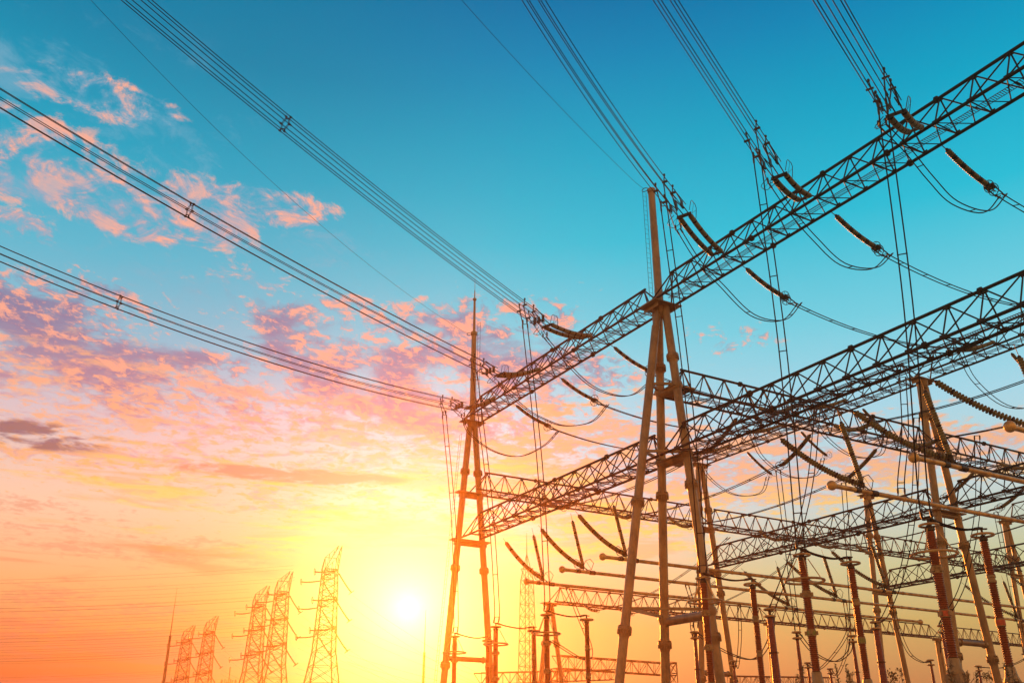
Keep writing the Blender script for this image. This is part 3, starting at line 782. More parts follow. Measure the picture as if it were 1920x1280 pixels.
def make_v():
    t = thing('v_insulator', 'V-shaped pair of insulators holding a tube', 'insulator', (0, 0, 0), 'V insulators holding the tubes')
    # origin: the hook point 0.3 m above the tube
    top1 = Vector((-0.75, 0.15, 3.35)); top2 = Vector((-0.85, 3.95, 3.35)); bt = Vector((0, 0, 0))
    a = top1.lerp(bt, 0.17); MB().tube([top1, a], 0.014, 4).build('chain', FIT, t)
    string_parts(t, [a, top1.lerp(bt, 0.95)], 0.125, 'rod', 7, 1)
    p2 = sag(top2, bt + Vector((0, .12, .05)), 0.33, 12)
    MB().tube([p2[0], p2[1]], 0.014, 4).build('chain', FIT, t)
    string_parts(t, p2[1:], 0.15, 'disc')
    g = MB()
    g.box((0.0, 0.05, -0.02), 0.05, 0.3, 0.2); g.tube([(0, 0, 0), (0, 0, -0.2)], 0.04, 6)
    g.tube([(0, -0.02, 0), (0.55, 0.0, -0.28)], 0.03, 6); g.tube([(0, 0.1, 0), (-0.4, 0, -0.28)], 0.03, 6)
    g.lathe((-0.55, 0, -0.30), (1, 0, -0.30), [(0, 0.112), (0.02, 0.13), (0.3, 0.13), (0.32, 0.112)], 12)
    g.lathe((0.45, 0, -0.30), (2, 0, -0.30), [(0, 0.112), (0.02, 0.14), (0.4, 0.14), (0.42, 0.112)], 12)
    g.build('hanger', FIT, t)
    g = MB()
    for sx, s2 in ((1, 1.0), (-1, 0.8)):
        hexp = [Vector((sx * (0.1 + 0.75 * a_), 0.12, 0.05 + 0.42 * b_)) * s2 for a_, b_ in ((0, .1), (.25, .95), (.7, 1.25), (1.05, .7), (.8, -.3), (.3, -.5))]
        g.tube(hexp, 0.02, 6, close=True); g.tube([hexp[1], hexp[4]], 0.012, 4)
    g.build('corona_frame', FIT, t)
    return t
vp = make_v(); used = [False]
vrow = [(33.7, 'under the near low beam'), (56.2, 'under the second low beam'), (77.7, 'under the third low beam')]
vname = {54.2: 'lowest tube', 49.4: 'second lowest tube', 44.9: 'third tube', 27.3: 'long bright tube', 22.8: 'upper bright tube', 18.6: 'topmost tube'}
for xr, rl in vrow:
    for (y, xa, xb, lab) in TUBES:
        if xr > xb or (xr > 70 and y < 40) or (xr > 60 and y > 50): continue
        placed(vp, used, (xr, y, 12.9), 0, f'V-shaped insulator pair holding the {vname[y]}, {rl}')

# ------------------------------------------------------------------ standing insulators
def sheds(m, a, L, r0, r1, n, lip=0.035):
    """stack of porcelain skirts from height a upward over length L"""
    pr = []
    for i in range(n):
        f = i / n; r = r0 + (r1 - r0) * f; q = L / n
        pr += [(i * q, r), (i * q + q * 0.25, r + lip), (i * q + q * 0.45, r + lip), (i * q + q * 0.8, r)]
    pr.append((L, r1)); m.lathe((0, 0, a), (0, 0, a + L + 1), pr, 16)
def ringpost(big, z1):
    nm = 'with a large hoop' if big else 'with a small ring'
    t = thing('post_insulator', 'tall brown ribbed insulator column ' + nm, 'insulator column', (0, 0, 0), 'tall brown insulator columns')
    r = 0.125 if big else 0.105; zs = [z1 - 1.28, z1 - 2.65, z1 - 4.1]; hs = [1.1, 1.15, 1.2]
    for z, h in zip(zs, hs):
        m = MB(); sheds(m, z, h, r, r, 17, 0.03); m.build('ribbed_section', BROWN, t)
    for j, z in enumerate(zs[:2]):
        m = MB().lathe((0, 0, z - 0.26), (0, 0, z + 1), [(0, r + .01), (0.02, r + .04), (0.09, r + .04), (0.10, r + .015), (0.17, r + .015), (0.18, r + .04), (0.25, r + .04), (0.27, r + .01)], 14)
        if big:
            for k in range(4):
                q = math.pi / 2 * k; m.box((math.cos(q) * (r + .05), math.sin(q) * (r + .05), z - 0.13), 0.1, 0.12, 0.13)
        m.build('joint', STEEL, t)
    m = MB().lathe((0, 0, z1 - 0.17), (0, 0, z1 + 1), [(0, r), (0.02, r + .03), (0.1, r + .03), (0.12, r - .03), (0.2, r - .03)], 12)
    for k in range(3):
        q = 2 * math.pi * k / 3 + .5; m.tube([(0, 0, z1 - .02), (math.cos(q) * .28, math.sin(q) * .28, z1 + .02)], 0.016, 5)
    m.tube([(0, 0, z1), (0, 0, z1 + .22)], .04, 8); m.box((0, 0, z1 + .24), .36, .1, .04)
    m.build('top_cap', FIT, t)
    MB().ring((0, 0, z1 + 0.03), (0, 0, 1), 0.29 if big else 0.34, 0.042, 32, 8).build('grading_ring', ALU, t)
    if big:
        zb = z1 - 0.92
        m = MB().ring((0, 0, zb), (0, 0, 1), 0.70, 0.045, 40, 8)
        for k in range(4):
            q = math.pi / 2 * k + .3; m.tube([(math.cos(q) * .2, math.sin(q) * .2, z1 - .1), (math.cos(q) * .65, math.sin(q) * .65, zb)], 0.018, 5)
        m.build('large_hoop', ALU, t)
    zb = zs[2]
    m = MB().lathe((0, 0, zb - .5), (0, 0, zb + 1), [(0, .26), (.03, .27), (.2, .2), (.48, r + .05), (.5, r)], 14)
    m.box((0, 0, zb - .62), .5, .4, .28); m.build('base_box', STEEL, t)
    MB().lathe((0, 0, 0), (0, 0, zb - .6), [(0, .16), (zb - .74, .16)], 12).build('pedestal', STEEL, t)
    return t
posn = ['in the glow beside the spired mast', 'second in the glow, below the far beam', 'third, left of the tripod column', 'just right of the tripod column', 'second right of the tripod column', 'near the right edge']
rp = ringpost(True, 8.75); used = [False]
for y, n_ in zip(RING_Y, posn): placed(rp, used, (27.1, y, 0), 0.4 * y, 'tall brown ribbed column with a large hoop, ' + n_)
rs = ringpost(False, 8.55); used = [False]
for j, (y, n_) in enumerate(zip(SMALL_Y, posn)): placed(rs, used, (29.1, y, 0), 0.3 * y, 'brown ribbed column with one small ring, ' + n_)
# coloured phase bands on the right-hand columns
for o in list(COL.objects):
    if o.name.startswith('post_insulator') and o.parent is None and abs(o.location.y - 19.6) < 1.0:
        big = abs(o.location.x - 27.1) < .1; zz = (8.75 - 2.65 - .13) if big else (8.55 - 2.65 - .13); r = .17 if big else .15
        m = MB().lathe((0, 0, zz - .085), (0, 0, zz + 1), [(0, r), (.17, r)], 16); b_ = m.build('phase_band', ORNG, None)
        b_.parent = o; b_['label'] = 'orange phase band'
    if o.name.startswith('post_insulator') and o.parent is None and abs(o.location.y - 25.0) < 1.0:
        big = abs(o.location.x - 27.1) < .1; zz = (8.75 - 2.65 - .13) if big else (8.55 - 2.65 - .13); r = .17 if big else .15
        m = MB().lathe((0, 0, zz - .07), (0, 0, zz + 1), [(0, r), (.14, r)], 16); b_ = m.build('phase_band', GREENB, None)
        b_.parent = o; b_['label'] = 'yellow-green phase band'
for j in range(6):
    a = Vector((27.1, RING_Y[j], 9.0)); b = Vector((29.1, SMALL_Y[j], 8.82))
    twin('connector', 'short twin cable joining two brown columns, ' + posn[j], 'cable', spline([a, a.lerp(b, .3) + Vector((0, 0, -.12)), a.lerp(b, .65) + Vector((0, 0, -.16)), b], 5), 0.14, (0.4, 1, 0), 'short cables between the brown columns', 9)

def conepost(zt, rb, rt, ring):
    t = thing('bushing', 'tapered brown bushing with two rings on top', 'bushing', (0, 0, 0), 'tapered brown bushings')
    m = MB(); sheds(m, zt - 5.4, 5.2, rb, rt, 60, 0.022); m.build('porcelain', BROWN, t)
    m = MB()
    for z in (zt - 1.9, zt - 3.5): m.lathe((0, 0, z), (0, 0, z + 1), [(0, .05), (.01, rt + (rb - rt) * (zt - z) / 5.4 + .09), (.03, rt + (rb - rt) * (zt - z) / 5.4 + .09), (.04, .05)], 14)
    m.build('grading_disc', FIT, t)
    for z in (zt - .12, zt + .22): MB().ring((0, 0, z), (0, 0, 1), ring, .05, 26, 8).build('corona_ring', ALU, t)
    m = MB().lathe((0, 0, zt - .22), (0, 0, zt + 1), [(0, rt + .02), (.04, rt + .05), (.1, .08), (.42, .07), (.46, .04)], 12)
    for z in (zt - .12, zt + .22): m.box((0, 0, z), ring * 1.9, .04, .03)
    m.box((0.18, 0, zt + .08), .4, .08, .04); m.build('terminal', FIT, t)
    MB().lathe((0, 0, zt - 6.0), (0, 0, zt), [(0, rb + .12), (.1, rb + .14), (.5, rb + .12), (.62, rb)], 14).build('base_tank', STEEL, t)
    MB().lathe((0, 0, 0), (0, 0, zt - 5.9), [(0, .18), (zt - 6.0, .18)], 12).build('pedestal', STEEL, t)
    return t
big = conepost(8.55, 0.24, 0.13, 0.25); used = [False]
for (x, y), lab in (((35.8, 35.9), 'large tapered brown bushing with two rings, right of the orange twin legs'),
                    ((44.3, 36.5), 'large tapered brown bushing crossed by the looping twin cable'),
                    ((48.8, 35.6), 'large tapered brown bushing left of the leaning twin legs'),
                    ((61.5, 44.5), 'large tapered brown bushing half hidden by the leaning twin legs')):
    placed(big, used, (x, y, 0), x, lab)
sml = conepost(8.55, 0.17, 0.075, 0.24); used = [False]
for (x, y), lab in (((38.5, 44.9), 'slim tapered bushing with two rings in the orange glow by the tripod column'),
                    ((43.8, 41.9), 'slim tapered bushing between two tall hooped columns, beside reeds'),
                    ((48.1, 41.5), 'slim tapered bushing left of the green-banded brown column'),
                    ((65.0, 49.0), 'small slim bushing at the end of a sagging twin cable'),
                    ((72.5, 50.3), 'small slim bushing between the leaning twin legs')):
    placed(sml, used, (x, y, 0), x, lab)

# strings and cables under the distant cross beam
for j, (x, o_) in enumerate(((58.5, 'left'), (63.0, 'middle'), (68.0, 'right'))):
    a = Vector((x, 85.7, 17.1)); e = Vector((x - 0.6, 82.6, 16.1)); t = thing('insulator_string', f'{o_} banded insulator under the distant yellow cross beam', 'insulator', tuple(a), 'insulators under the distant cross beam')
    string_parts(t, sag(a, e, .2, 8), .15, 'rod', 7, 2); g = MB(); wheel(g, e, (.6, .3, .6), .28, .02); g.build('corona_ring', FIT, t)
    twin('bus_cable', f'{o_} thin twin cable strung between the far cross beams in the glow', 'cable', sag(e, (x, 62.6, 20.0), 1.2, 18), .3, (1, 0, .1), 'thin twin cables in the glow', 5)
def disconnector(lab, x, y, rz):
    c, s_ = math.cos(rz), math.sin(rz); t = thing('disconnector', lab, 'switch', (x, y, 0), 'low switches at the bottom right')
    for k in (-1, 1):
        px_, py_ = x + c * 1.5 * k, y + s_ * 1.5 * k
        m = MB().tube([(px_, py_, 0), (px_, py_, 4.6)], .12, 8); m.build('leg', STEEL, t)
        m = MB(); pr = []
        for i in range(22): pr += [(i * .1, .07), (i * .1 + .03, .12), (i * .1 + .05, .12), (i * .1 + .09, .07)]
        m.lathe((px_, py_, 4.65), (px_, py_, 9), pr, 12); m.build('ribbed_post', BROWN, t)
        m = MB().ring((px_, py_, 6.95), (0, 0, 1), .2, .03, 20, 6).box((px_, py_, 6.95), .36, .1, .06); m.build('corona_ring', ALU, t)
    m = MB().tube([(x - c * 2.2, y - s_ * 2.2, 7.02), (x + c * 2.2, y + s_ * 2.2, 7.02)], .045, 8)
    m.tube([(x, y, 7.02), (x + c * 1.6, y + s_ * 1.6, 8.2)], .035, 6); m.build('arm', ALU, t)
    m = MB().box((x, y, 4.6), abs(c) * 3.4 + .3, abs(s_) * 3.4 + .3, .16); m.build('crossbar', STEEL, t)
disconnector('low switch with horizontal arm left of the leaning twin legs', 68, 57, 0.0)
disconnector('low switch with horizontal arm behind the orange-banded column', 74, 53.0, 0.0)
disconnector('low switch with raised arm between the leaning twin legs', 82, 50.5, 0.0)
disconnector('low switch near the right edge behind the small-ring column', 86, 46.5, 0.0)
disconnector('low switch with raised arm right of the orange twin legs', 56, 66.0, 0.0)

B2 = [(60.3, 44.8), (66.5, 42.6), (72.6, 44.2)]
for (x, yb), o_ in zip(B2, ('left', 'middle', 'right')):
    p0 = Vector((x, YM + 4.0, 18.9)); s_ = Vector((x + .6, yb, 8.7))
    twin('dropper', f'{o_} thin twin cable hanging behind the leaning twin legs', 'dropper cable', spline([p0, p0.lerp(s_, .35) + Vector((.1, .1, -.6)), p0.lerp(s_, .8) + Vector((0, 0, -.3)), s_], 8), 0.28, (0.7, -0.7, 0), 'thin twin droppers behind the leaning legs', 3.2)
    if x > 61: placed(sml, used, (x + .6, yb, 0), x, f'{o_} slim bushing behind the leaning twin legs')
for x, y, o_ in ((52.5, 57.0, 'left'), (58.5, 55.2, 'middle'), (64.0, 58.0, 'right')):
    placed(sml, used, (x, y, 0), x, f'{o_} distant slim bushing in the orange light below the tubes')
    p0 = Vector((x - 1.5, 54.2 if y > 56 else 49.4, 12.5)); s_ = Vector((x, y, 8.7))
    twin('cable_loop', f'{o_} distant looping twin cable in the orange light below the tubes', 'cable loop', spline([p0, p0 + Vector((.1, .3, -2.2)), p0.lerp(s_, .7) + Vector((0, 0, -1.6)), s_], 7), .22, (0.8, -0.6, 0), 'distant looping cables below the tubes', 2.6)

# looping cables between tubes, buses and bushings
LG = 'looping twin cables by the bushings'
def loop(lab, pts, sep=0.22): twin('cable_loop', lab, 'cable loop', spline(pts, 7), sep, (0.8, -0.6, 0), LG, 2.2)
loop('twin cable curving down from the near cross run to the large bushing, centre right', [(44.2, 31.5, 19.2), (44.2, 32.5, 15.0), (44.3, 34.0, 11.5), (44.3, 35.6, 9.2), (44.4, 36.4, 8.75)], .3)
loop('twin cable hanging straight onto the first large bushing', [(38.1, 33.0, 19.2), (37.4, 33.6, 15.0), (36.6, 34.6, 11.5), (36.0, 35.6, 9.2), (35.9, 35.9, 8.75)], .3)
loop('twin cable dropping onto the third large bushing', [(50.2, 32.0, 19.3), (50.0, 32.8, 15.0), (49.4, 34.2, 11.0), (48.9, 35.5, 9.1), (48.8, 35.6, 8.8)], .3)
loop('twin cable dropping from the cross run onto the long bright tube', [(38.1, 27.5, 19.0), (37.4, 27.4, 16.0), (36.4, 27.3, 13.6), (36.2, 27.3, 12.75)], .3)
loop('long twin cable loop from the second tube down to a small bushing', [(62.3, 49.4, 12.5), (62.4, 49.3, 10.8), (63.0, 49.2, 9.2), (64.2, 49.1, 8.6), (64.9, 49.0, 8.7)])
loop('twin cable loop from the lowest tube to the far left brown columns', [(35.6, 54.2, 12.5), (35.5, 53.0, 10.8), (34.8, 50.5, 8.2), (32.5, 47.9, 7.2), (29.6, 46.9, 8.0)])
loop('sagging twin cable between slim bushings near the reeds', [(43.8, 41.8, 8.7), (44.8, 41.6, 7.6), (46.3, 41.5, 7.2), (47.6, 41.5, 7.8), (48.0, 41.5, 8.6)])
loop('twin cable from the slim bushing to the large one, orange lit', [(38.5, 44.8, 8.7), (38.8, 42.5, 7.4), (38.0, 39.5, 6.8), (36.8, 37.0, 7.6), (36.0, 36.0, 8.5)])
loop('fork and twin cable below the second tube near the tripod column', [(42.0, 49.4, 12.5), (42.0, 49.0, 11.2), (41.0, 48.0, 9.8), (39.4, 46.0, 8.6), (38.6, 45.0, 8.7)])
loop('twin cable bunch under the tube ends at right', [(79.0, 49.4, 12.5), (79.4, 49.3, 11.4), (78.4, 49.6, 9.8), (75.5, 50.0, 8.8), (72.8, 50.3, 8.7)])

# ------------------------------------------------------------------ distant pylons
def make_pylon():
    t = thing('transmission_tower', 'distant lattice tower', 'pylon', (0, 0, 0), 'distant lattice towers')
    def hw(z): return 6.6 + (2.45 - 6.6) * min(z, 28) / 28 if z < 28 else 2.45 + (1.7 - 2.45) * (z - 28) / 20
    def cor(z): h = hw(z); return [Vector((a * h, b * h, z)) for a, b in ((-1, -1), (1, -1), (1, 1), (-1, 1))]
    for k in range(4):
        MB().tube([cor(0)[k], cor(28)[k], cor(48)[k]], [0.20, 0.17, 0.13], 5).build('leg', LATT, t)
    zs = [0, 8, 15, 20.5, 24.5, 28, 31, 33.6, 36, 38.4, 40.6, 42.7, 44.7, 46.6, 48]
    m = MB()
    for a, b in zip(zs, zs[1:]):
        A, B = cor(a), cor(b)
        for k in range(4):
            j = (k + 1) % 4
            m.tube([A[k], B[j]], .06, 4, caps=False); m.tube([A[j], B[k]], .06, 4, caps=False); m.tube([B[k], B[j]], .06, 4, caps=False)
            if a < 20:
                mid = (A[k] + B[j] + A[j] + B[k]) / 4
                m.tube([A[k].lerp(B[k], .5), mid], .045, 4, caps=False)
    m.build('bracing', LATT, t)
    for z in (32.4, 39.5, 46.4):
        for sg in (-1, 1):
            m = MB(); h = hw(z); tip = Vector((0, sg * 8.2, z + 0.5))
            lo = [Vector((a * h, sg * h, z)) for a in (-1, 1)]; up_ = [Vector((a * h, sg * h, z + 1.9)) for a in (-1, 1)]
            for p in lo + up_: m.tube([p, tip], .075, 4)
            for f in (.33, .66):
                q = [p.lerp(tip, f) for p in lo + up_]; q2 = [p.lerp(tip, min(1, f + .33)) for p in lo + up_]
                m.tube([q[0], q[1]], .05, 4, caps=False); m.tube([q[2], q[3]], .05, 4, caps=False)
                m.tube([q[0], q[2]], .05, 4, caps=False); m.tube([q[1], q[3]], .05, 4, caps=False); m.tube([q[0], q2[2]], .05, 4, caps=False); m.tube([q[1], q2[3]], .05, 4, caps=False)
            m.build('crossarm', LATT, t)
    m = MB(); h = hw(48)
    ends_ = [Vector((0, -9.5, 52.6)), Vector((0, 8.5, 49.6))]
    for sg, tip in zip((-1, 1), ends_):
        for a in (-1, 1):
            m.tube([Vector((a * h, sg * h, 48)), tip + Vector((a * .4, 0, 0))], .09, 4); m.tube([Vector((a * h * .9, 0, 51.3)), tip + Vector((a * .4, 0, 0))], .08, 4)
            m.tube([Vector((a * h, sg * h, 48)), Vector((a * h * .9, 0, 51.3))], .08, 4)
            for f in (.3, .6, .85):
                m.tube([Vector((a * h, sg * h, 48)).lerp(tip, f), Vector((a * h * .9, 0, 51.3)).lerp(tip, f)], .05, 4)
                m.tube([Vector((a * h, sg * h, 48)).lerp(tip, f - .2), Vector((a * h * .9, 0, 51.3)).lerp(tip, f)], .05, 4)
        m.tube([Vector((-h * .9, 0, 51.3)), Vector((h * .9, 0, 51.3))], .08, 4)
    m.build('top_frame', LATT, t)
    for z in (32.4, 39.5, 46.4):
        for sg in (-1, 1):
            for yy in (-7.8, 7.8):
                e = Vector((sg * (5.6 if sg < 0 else 4.0), yy, z - (.4 if sg < 0 else 4.8)))
                s0 = Vector((0, yy, z + .3))
                mm = MB().tube(sag(s0.lerp(e, .12), e, .2, 4), .16, 6); mm.ring(e, e - s0, .8, .07, 14, 5); mm.build('insulator', DARK, t)
    return t
pl = make_pylon(); used = [False]; PY = []
PS = 0.6
for az, dist, lab in ((19.15, 250, 'tallest lattice tower, nearest to the sun'), (16.5, 288, 'second tallest lattice tower, left of the tallest'),
                      (15.3, 314, 'lattice tower just left of and behind the second tallest'), (12.75, 387, 'small right one of the two far left lattice towers'),
                      (11.6, 417, 'smallest and leftmost lattice tower')):
    dist *= PS; loc = (dist * math.sin(R(az)), dist * math.cos(R(az)), 0)
    PY.append(Vector(loc)); placed(pl, used, loc, R(-az + 13), lab, sc=PS)
# far spans to the left of the towers
k_ = 0
for p, hs, ln_ in ((PY[0], (46.4, 39.5, 32.4), 'tallest tower'), (PY[1], (46.4, 39.5, 32.4), 'second tallest tower'), (PY[3], (46.4, 39.5, 32.4), 'small far tower')):
    az = math.atan2(p.x, p.y)
    for z, zl in zip([q_ * PS for q_ in hs], ('top', 'middle', 'lowest')):
        t = thing('overhead_line', f'thin faint wires running left from the {zl} arm of the {ln_}', 'power line', (p.x, p.y, z), 'far wires left of the lattice towers')
        for oy in (-9.5 * PS, 7.0 * PS):
            u = Vector((math.cos(az), -math.sin(az), 0)); v = Vector((math.sin(az), math.cos(az), 0))
            a = p + v * oy - u * 5.4 + Vector((0, 0, z)); b = a - u * 138 + v * 27 + Vector((0, 0, 2.4))
            for o2 in (0, 0.5): MB().tube(sag(a + Vector((0, 0, o2)), b + Vector((0, 0, o2)), 3.3, 24), 0.010, 4).build('wire', WIRE, t)
        t = thing('overhead_line', f'thin faint wires dropping right from the {zl} arm of the {ln_}', 'power line', (p.x, p.y, z), 'far wires right of the lattice towers')
        for oy in (-9.5 * PS, 7.0 * PS):
            a = p + v * oy + u * 3.6 + Vector((0, 0, z - 3.6)); b = p + v * (oy - 24) + u * (38 + 12 * ('top', 'middle', 'lowest').index(zl)) + Vector((0, 0, 5))
            MB().tube(sag(a, b, 2.0, 16), 0.010, 4).build('wire', WIRE, t)

def rod(lab, az, dist, h):
    p = Vector((dist * math.sin(R(az)), dist * math.cos(R(az)), 0))
    t = thing('lightning_rod', lab, 'lightning rod', tuple(p), 'free-standing lightning rods')
    MB().lathe(p, p + Vector((0, 0, h)), [(0, .42), (h * .38, .33), (h * .381, .37), (h * .385, .37), (h * .386, .28), (h * .72, .2), (h * .721, .26), (h * .726, .26)], 10).build('pole', STEEL, t)
    MB().lathe(p + Vector((0, 0, h * .72)), p + Vector((0, 0, h)), [(0, .10), (h * .12, .07), (h * .28, .02)], 8).build('tip', STEEL, t)
rod('slender leaning-looking lightning rod far left of the lattice towers', 10.7, 180, 30.0)
rod('faint slender lightning rod standing right beside the sun', 24.9, 180, 27.5)

# lattice mast in the glow
def cell(m, P4, Q4, r=.04):
    for k in range(4):
        j = (k + 1) % 4
        m.tube([P4[k], Q4[j]], r, 4, caps=False); m.tube([P4[j], Q4[k]], r, 4, caps=False); m.tube([Q4[k], Q4[j]], r, 4, caps=False)
p = Vector((180 * math.sin(R(30.9)), 180 * math.cos(R(30.9)), 0))
t = thing('lattice_mast', 'slim tapered lattice mast in the yellow glow below the far beam', 'mast', tuple(p))
def c4(z): 
    h = 1.55 - 0.6 * z / 30; return [p + Vector((a * h, b * h, z)) for a, b in ((-1, -1), (1, -1), (1, 1), (-1, 1))]
m = MB(); z = 0
while z < 33: cell(m, c4(z), c4(z + 2.2)); z += 2.2
for k in range(4): m.tube([c4(0)[k], c4(33)[k]], .07, 5); m.tube([c4(33)[k], p + Vector((0, 0, 38))], .06, 5)
m.build('lattice_body', LATT, t); MB().lathe(p + Vector((0, 0, 37)), p + Vector((0, 0, 42)), [(0, .12), (2, .08), (5, .03)], 8).build('tip', STEEL, t)

p = Vector((240 * math.sin(R(14.1)), 240 * math.cos(R(14.1)), 0))
t = thing('comm_tower', 'tiny distant mast with a round platform between lattice towers', 'mast', tuple(p))  # communications tower with a railed round platform and antenna
m = MB().lathe(p, p + Vector((0, 0, 17)), [(0, 1.0), (17, .8)], 10); m.build('shaft', STEEL, t)
m = MB().ring(p + Vector((0, 0, 18)), (0, 0, 1), 1.7, .15, 16, 5).lathe(p + Vector((0, 0, 16.8)), p + Vector((0, 0, 18)), [(0, .8), (.4, 1.6), (.7, 1.6), (.9, 1.0), (1.7, 1.0)], 12)
for k in range(8): m.tube([p + Vector((1.7 * math.cos(k * .785), 1.7 * math.sin(k * .785), 17.2)), p + Vector((1.7 * math.cos(k * .785), 1.7 * math.sin(k * .785), 19.2))], .08, 4)
m.build('platform', STEEL, t); MB().tube([p + Vector((0, 0, 18)), p + Vector((0, 0, 22))], .1, 5).build('antenna', STEEL, t)

# low square-section gantries in the glow
def box_gantry(lab, a, b, h, w, panel, tower=False):
    a = Vector(a); b = Vector(b); d = (b - a).normalized(); s = Vector((-d.y, d.x, 0)); L = (b - a).length; U = Vector((0, 0, 1))
    t = thing('low_gantry', lab, 'lattice gantry', (a.x, a.y, 0), 'low square lattice gantries in the glow')
    c = lambda q: [a + d * q + s * w * i + U * (h * j) for i, j in ((-.5, -.5), (.5, -.5), (.5, .5), (-.5, .5))]
    for k in range(4): MB().tube([c(0)[k], c(L)[k]], .085, 5).build('chord', LATT, t)
    m = MB(); n = int(L / panel)
    for i in range(n):
        P4, Q4 = c(L * i / n), c(L * (i + 1) / n)
        for k in range(4):
            j = (k + 1) % 4; m.tube([P4[k], Q4[j]] if i % 2 else [P4[j], Q4[k]], .05, 4, caps=False); m.tube([Q4[k], Q4[j]], .05, 4, caps=False)
    m.build('bracing', LATT, t)
    for q in (0.8, L - 0.8):
        m = MB(); o = a + d * q; o.z = 0; H = a.z - h / 2; hh = 0.9
        cc = lambda z: [o + Vector((i * hh, j * hh, z)) for i, j in ((-1, -1), (1, -1), (1, 1), (-1, 1))]
        z = 0; top = H + (h if tower and q > 2 else 0)
        while z < top - .1: cell(m, cc(z), cc(min(z + 1.9, top)), .05); z += 1.9
        for k in range(4): m.tube([cc(0)[k], cc(top)[k]], .08, 5)
        m.build('lattice_tower', LATT, t)
box_gantry('low square lattice gantry seen between the tripod legs, with lattice end tower', (82.74, 130.00, 15.98), (106.19, 130.00, 15.79), 1.9, 1.6, 1.5, True)
box_gantry('lower square lattice gantry left of the tripod column, near the frame bottom', (63.81, 120.00, 12.08), (92.43, 128.00, 14.34), 1.5, 1.4, 1.4)
box_gantry('low square lattice gantry at the frame bottom right of the tripod column', (108.46, 120.00, 13.47), (136.91, 124.00, 14.60), 1.5, 1.4, 1.4)

# ------------------------------------------------------------------ plants and the far hill
rnd = random.Random(11)
def reed(lab, p, h, n=3):
    p = Vector(p); t = thing('reed', lab, 'reed', tuple(p), 'reeds along the bottom edge')
    st = MB(); lf = MB()
    for k in range(n):
        pm = MB(); b = p + Vector((rnd.uniform(-.12, .12), rnd.uniform(-.12, .12), 0)); lean = Vector((rnd.uniform(-.3, .35), rnd.uniform(-.2, .2), 0)); hh = h * rnd.uniform(.82, 1.0)
        path = [b + lean * (q * q) + Vector((0, 0, hh * q)) for q in [i / 10 for i in range(11)]]
        st.tube(path, [.012 - .0009 * i for i in range(11)], 5)
        for j in range(9):
            q = .25 + .06 * j + rnd.random() * .05; c, d = at_len(path, q * hh); a = rnd.random() * 6.28; o = Vector((math.cos(a), math.sin(a), 0)); L = rnd.uniform(.3, .55)
            w = d.cross(o).normalized() * .012; e1 = c + o * L * .5 + Vector((0, 0, L * .45)); e2 = c + o * L + Vector((0, 0, L * .25)); i0 = len(lf.v)
            lf.v += [c - w, c + w, e1 + w, e1 - w, e2]; lf.f += [(i0, i0 + 1, i0 + 2, i0 + 3), (i0 + 3, i0 + 2, i0 + 4)]
        top = path[-1]; dr = Vector((lean.x * 1.2 + .15, lean.y, 0))
        for j in range(70):
            q = rnd.random(); c = at_len(path, hh * (.84 + .16 * q))[0] + dr * .1 * q; a = rnd.random() * 6.28; L = .20 * (1 - q * .45) * rnd.uniform(.5, 1)
            o = Vector((math.cos(a) * .45, math.sin(a) * .45, .5)) * L + dr * L * .9; pm.tube([c, c + o * .6 + Vector((0, 0, .01)), c + o + Vector((0, 0, -L * .25))], [.004, .007, .002], 3, caps=False)
        pm.build('plume', REED, t)
    st.build('stem', REED, t); lf.build('leaves', REED, t, smooth=False)
for (x, y, z), n_, lab in (((16.76, 16.50, 3.90), 2, 'thin reed plumes beside the slim orange-lit bushing'),
                     ((16.98, 15.00, 3.71), 4, 'bending reed plumes between two tall brown columns'),
                     ((16.67, 14.50, 3.51), 2, 'shorter reeds right of the bending plumes'),
                     ((18.82, 15.00, 3.53), 3, 'sparse reeds left of the leaning twin legs'),
                     ((15.90, 11.50, 3.53), 4, 'tallest leafy reeds in front of the orange-banded column'),
                     ((15.45, 11.00, 3.25), 3, 'reeds just left of the leaning leg base'),
                     ((16.13, 10.50, 3.29), 3, 'reeds at the right edge by the small-ring column')):
    reed(lab, (x, y, 0), z, n_)
def bush(lab, p, w, h, n=900):
    p = Vector(p); t = thing('bush', lab, 'bush', tuple(p), 'far bushes'); st = MB(); lf = MB()
    cl = [Vector((rnd.uniform(-w, w), rnd.uniform(-w * .4, w * .4), h * rnd.uniform(.35, 1))) for _ in range(26)]
    for c in cl: st.tube([p + Vector((c.x * .3, c.y * .3, 0)), p + c * .6, p + c], [.09, .05, .02], 4)
    for _ in range(n):
        c = p + rnd.choice(cl) + Vector((rnd.gauss(0, .32), rnd.gauss(0, .32), rnd.gauss(0, .3))); a = Vector((rnd.uniform(-1, 1), rnd.uniform(-1, 1), rnd.uniform(-1, 1))) * .16; b = Vector((rnd.uniform(-1, 1), rnd.uniform(-1, 1), rnd.uniform(-1, 1))) * .1
        i0 = len(lf.v); lf.v += [c, c + a + b, c + a * 2, c + a - b]; lf.f.append((i0, i0 + 1, i0 + 2, i0 + 3))
    st.build('branches', BARK, t); lf.build('leaves', LEAF, t, smooth=False)
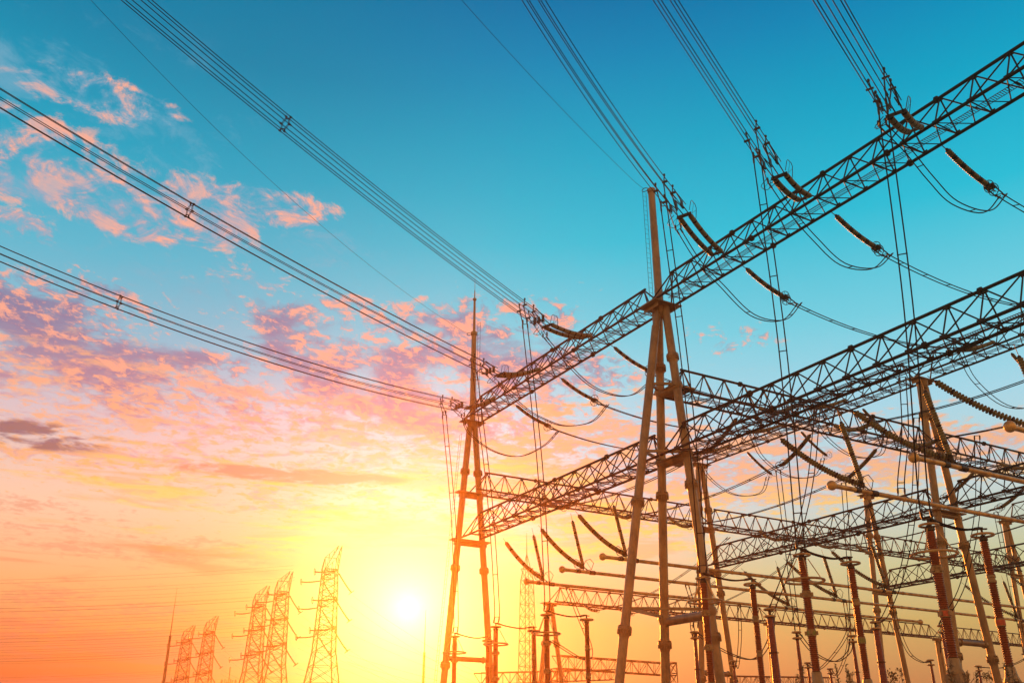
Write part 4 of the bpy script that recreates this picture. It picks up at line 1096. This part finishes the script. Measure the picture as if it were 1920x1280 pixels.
bush('small dark tree top on the horizon left of the leaning legs', Vector((100.37, 80.00, 11.44)) * 1 - Vector((0, 0, (100.37, 80.00, 11.44)[2])), 2.2, (100.37, 80.00, 11.44)[2], 1100)
bush('dark bush on the horizon between the leaning legs', Vector((103.34, 70.00, 10.85)) - Vector((0, 0, (103.34, 70.00, 10.85)[2])), 3.0, (103.34, 70.00, 10.85)[2], 1300)
m = MB(); NR = 60
for i in range(NR + 1):
    az = R(50 + 16 * i / NR); f = i / NR; hgt = .5 * (34 * math.exp(-((f - .36) / .22) ** 2) + 14 * math.exp(-((f - .8) / .2) ** 2) + 2.0 * math.sin(f * 31) * .5 + 3)
    for dd, hh in ((225, 0), (235, hgt * .55), (245, hgt), (256, hgt * .4), (268, 0)): m.v.append(Vector((dd * math.sin(az), dd * math.cos(az), hh - 1)))
for i in range(NR):
    for j in range(4): a = i * 5 + j; m.f.append((a, a + 5, a + 6, a + 1))
o = m.build('hills', ROCK); o['kind'] = 'structure'

# ------------------------------------------------------------------ haze
def box_mesh(name, x0, x1, y0, y1, z0, z1):
    v = [(x, y, z) for x in (x0, x1) for y in (y0, y1) for z in (z0, z1)]
    f = [(0, 1, 3, 2), (4, 6, 7, 5), (0, 4, 5, 1), (2, 3, 7, 6), (0, 2, 6, 4), (1, 5, 7, 3)]
    me = bpy.data.meshes.new(name); me.from_pydata(v, [], f); me.update()
    return me
hm = bpy.data.materials.new('evening_air'); hm.use_nodes = True
ht = hm.node_tree; ht.nodes.clear()
pv = ht.nodes.new('ShaderNodeVolumePrincipled')
pv.inputs['Color'].default_value = (1.0, 0.52, 0.22, 1)
pv.inputs['Density'].default_value = 0.00075
pv.inputs['Anisotropy'].default_value = 0.90
ho = ht.nodes.new('ShaderNodeOutputMaterial'); ht.links.new(pv.outputs[0], ho.inputs['Volume'])
haze = bpy.data.objects.new('haze', box_mesh('haze', -280, 280, -280, 280, -1.3, 43))
haze.data.materials.append(hm); haze['kind'] = 'stuff'; COL.objects.link(haze)
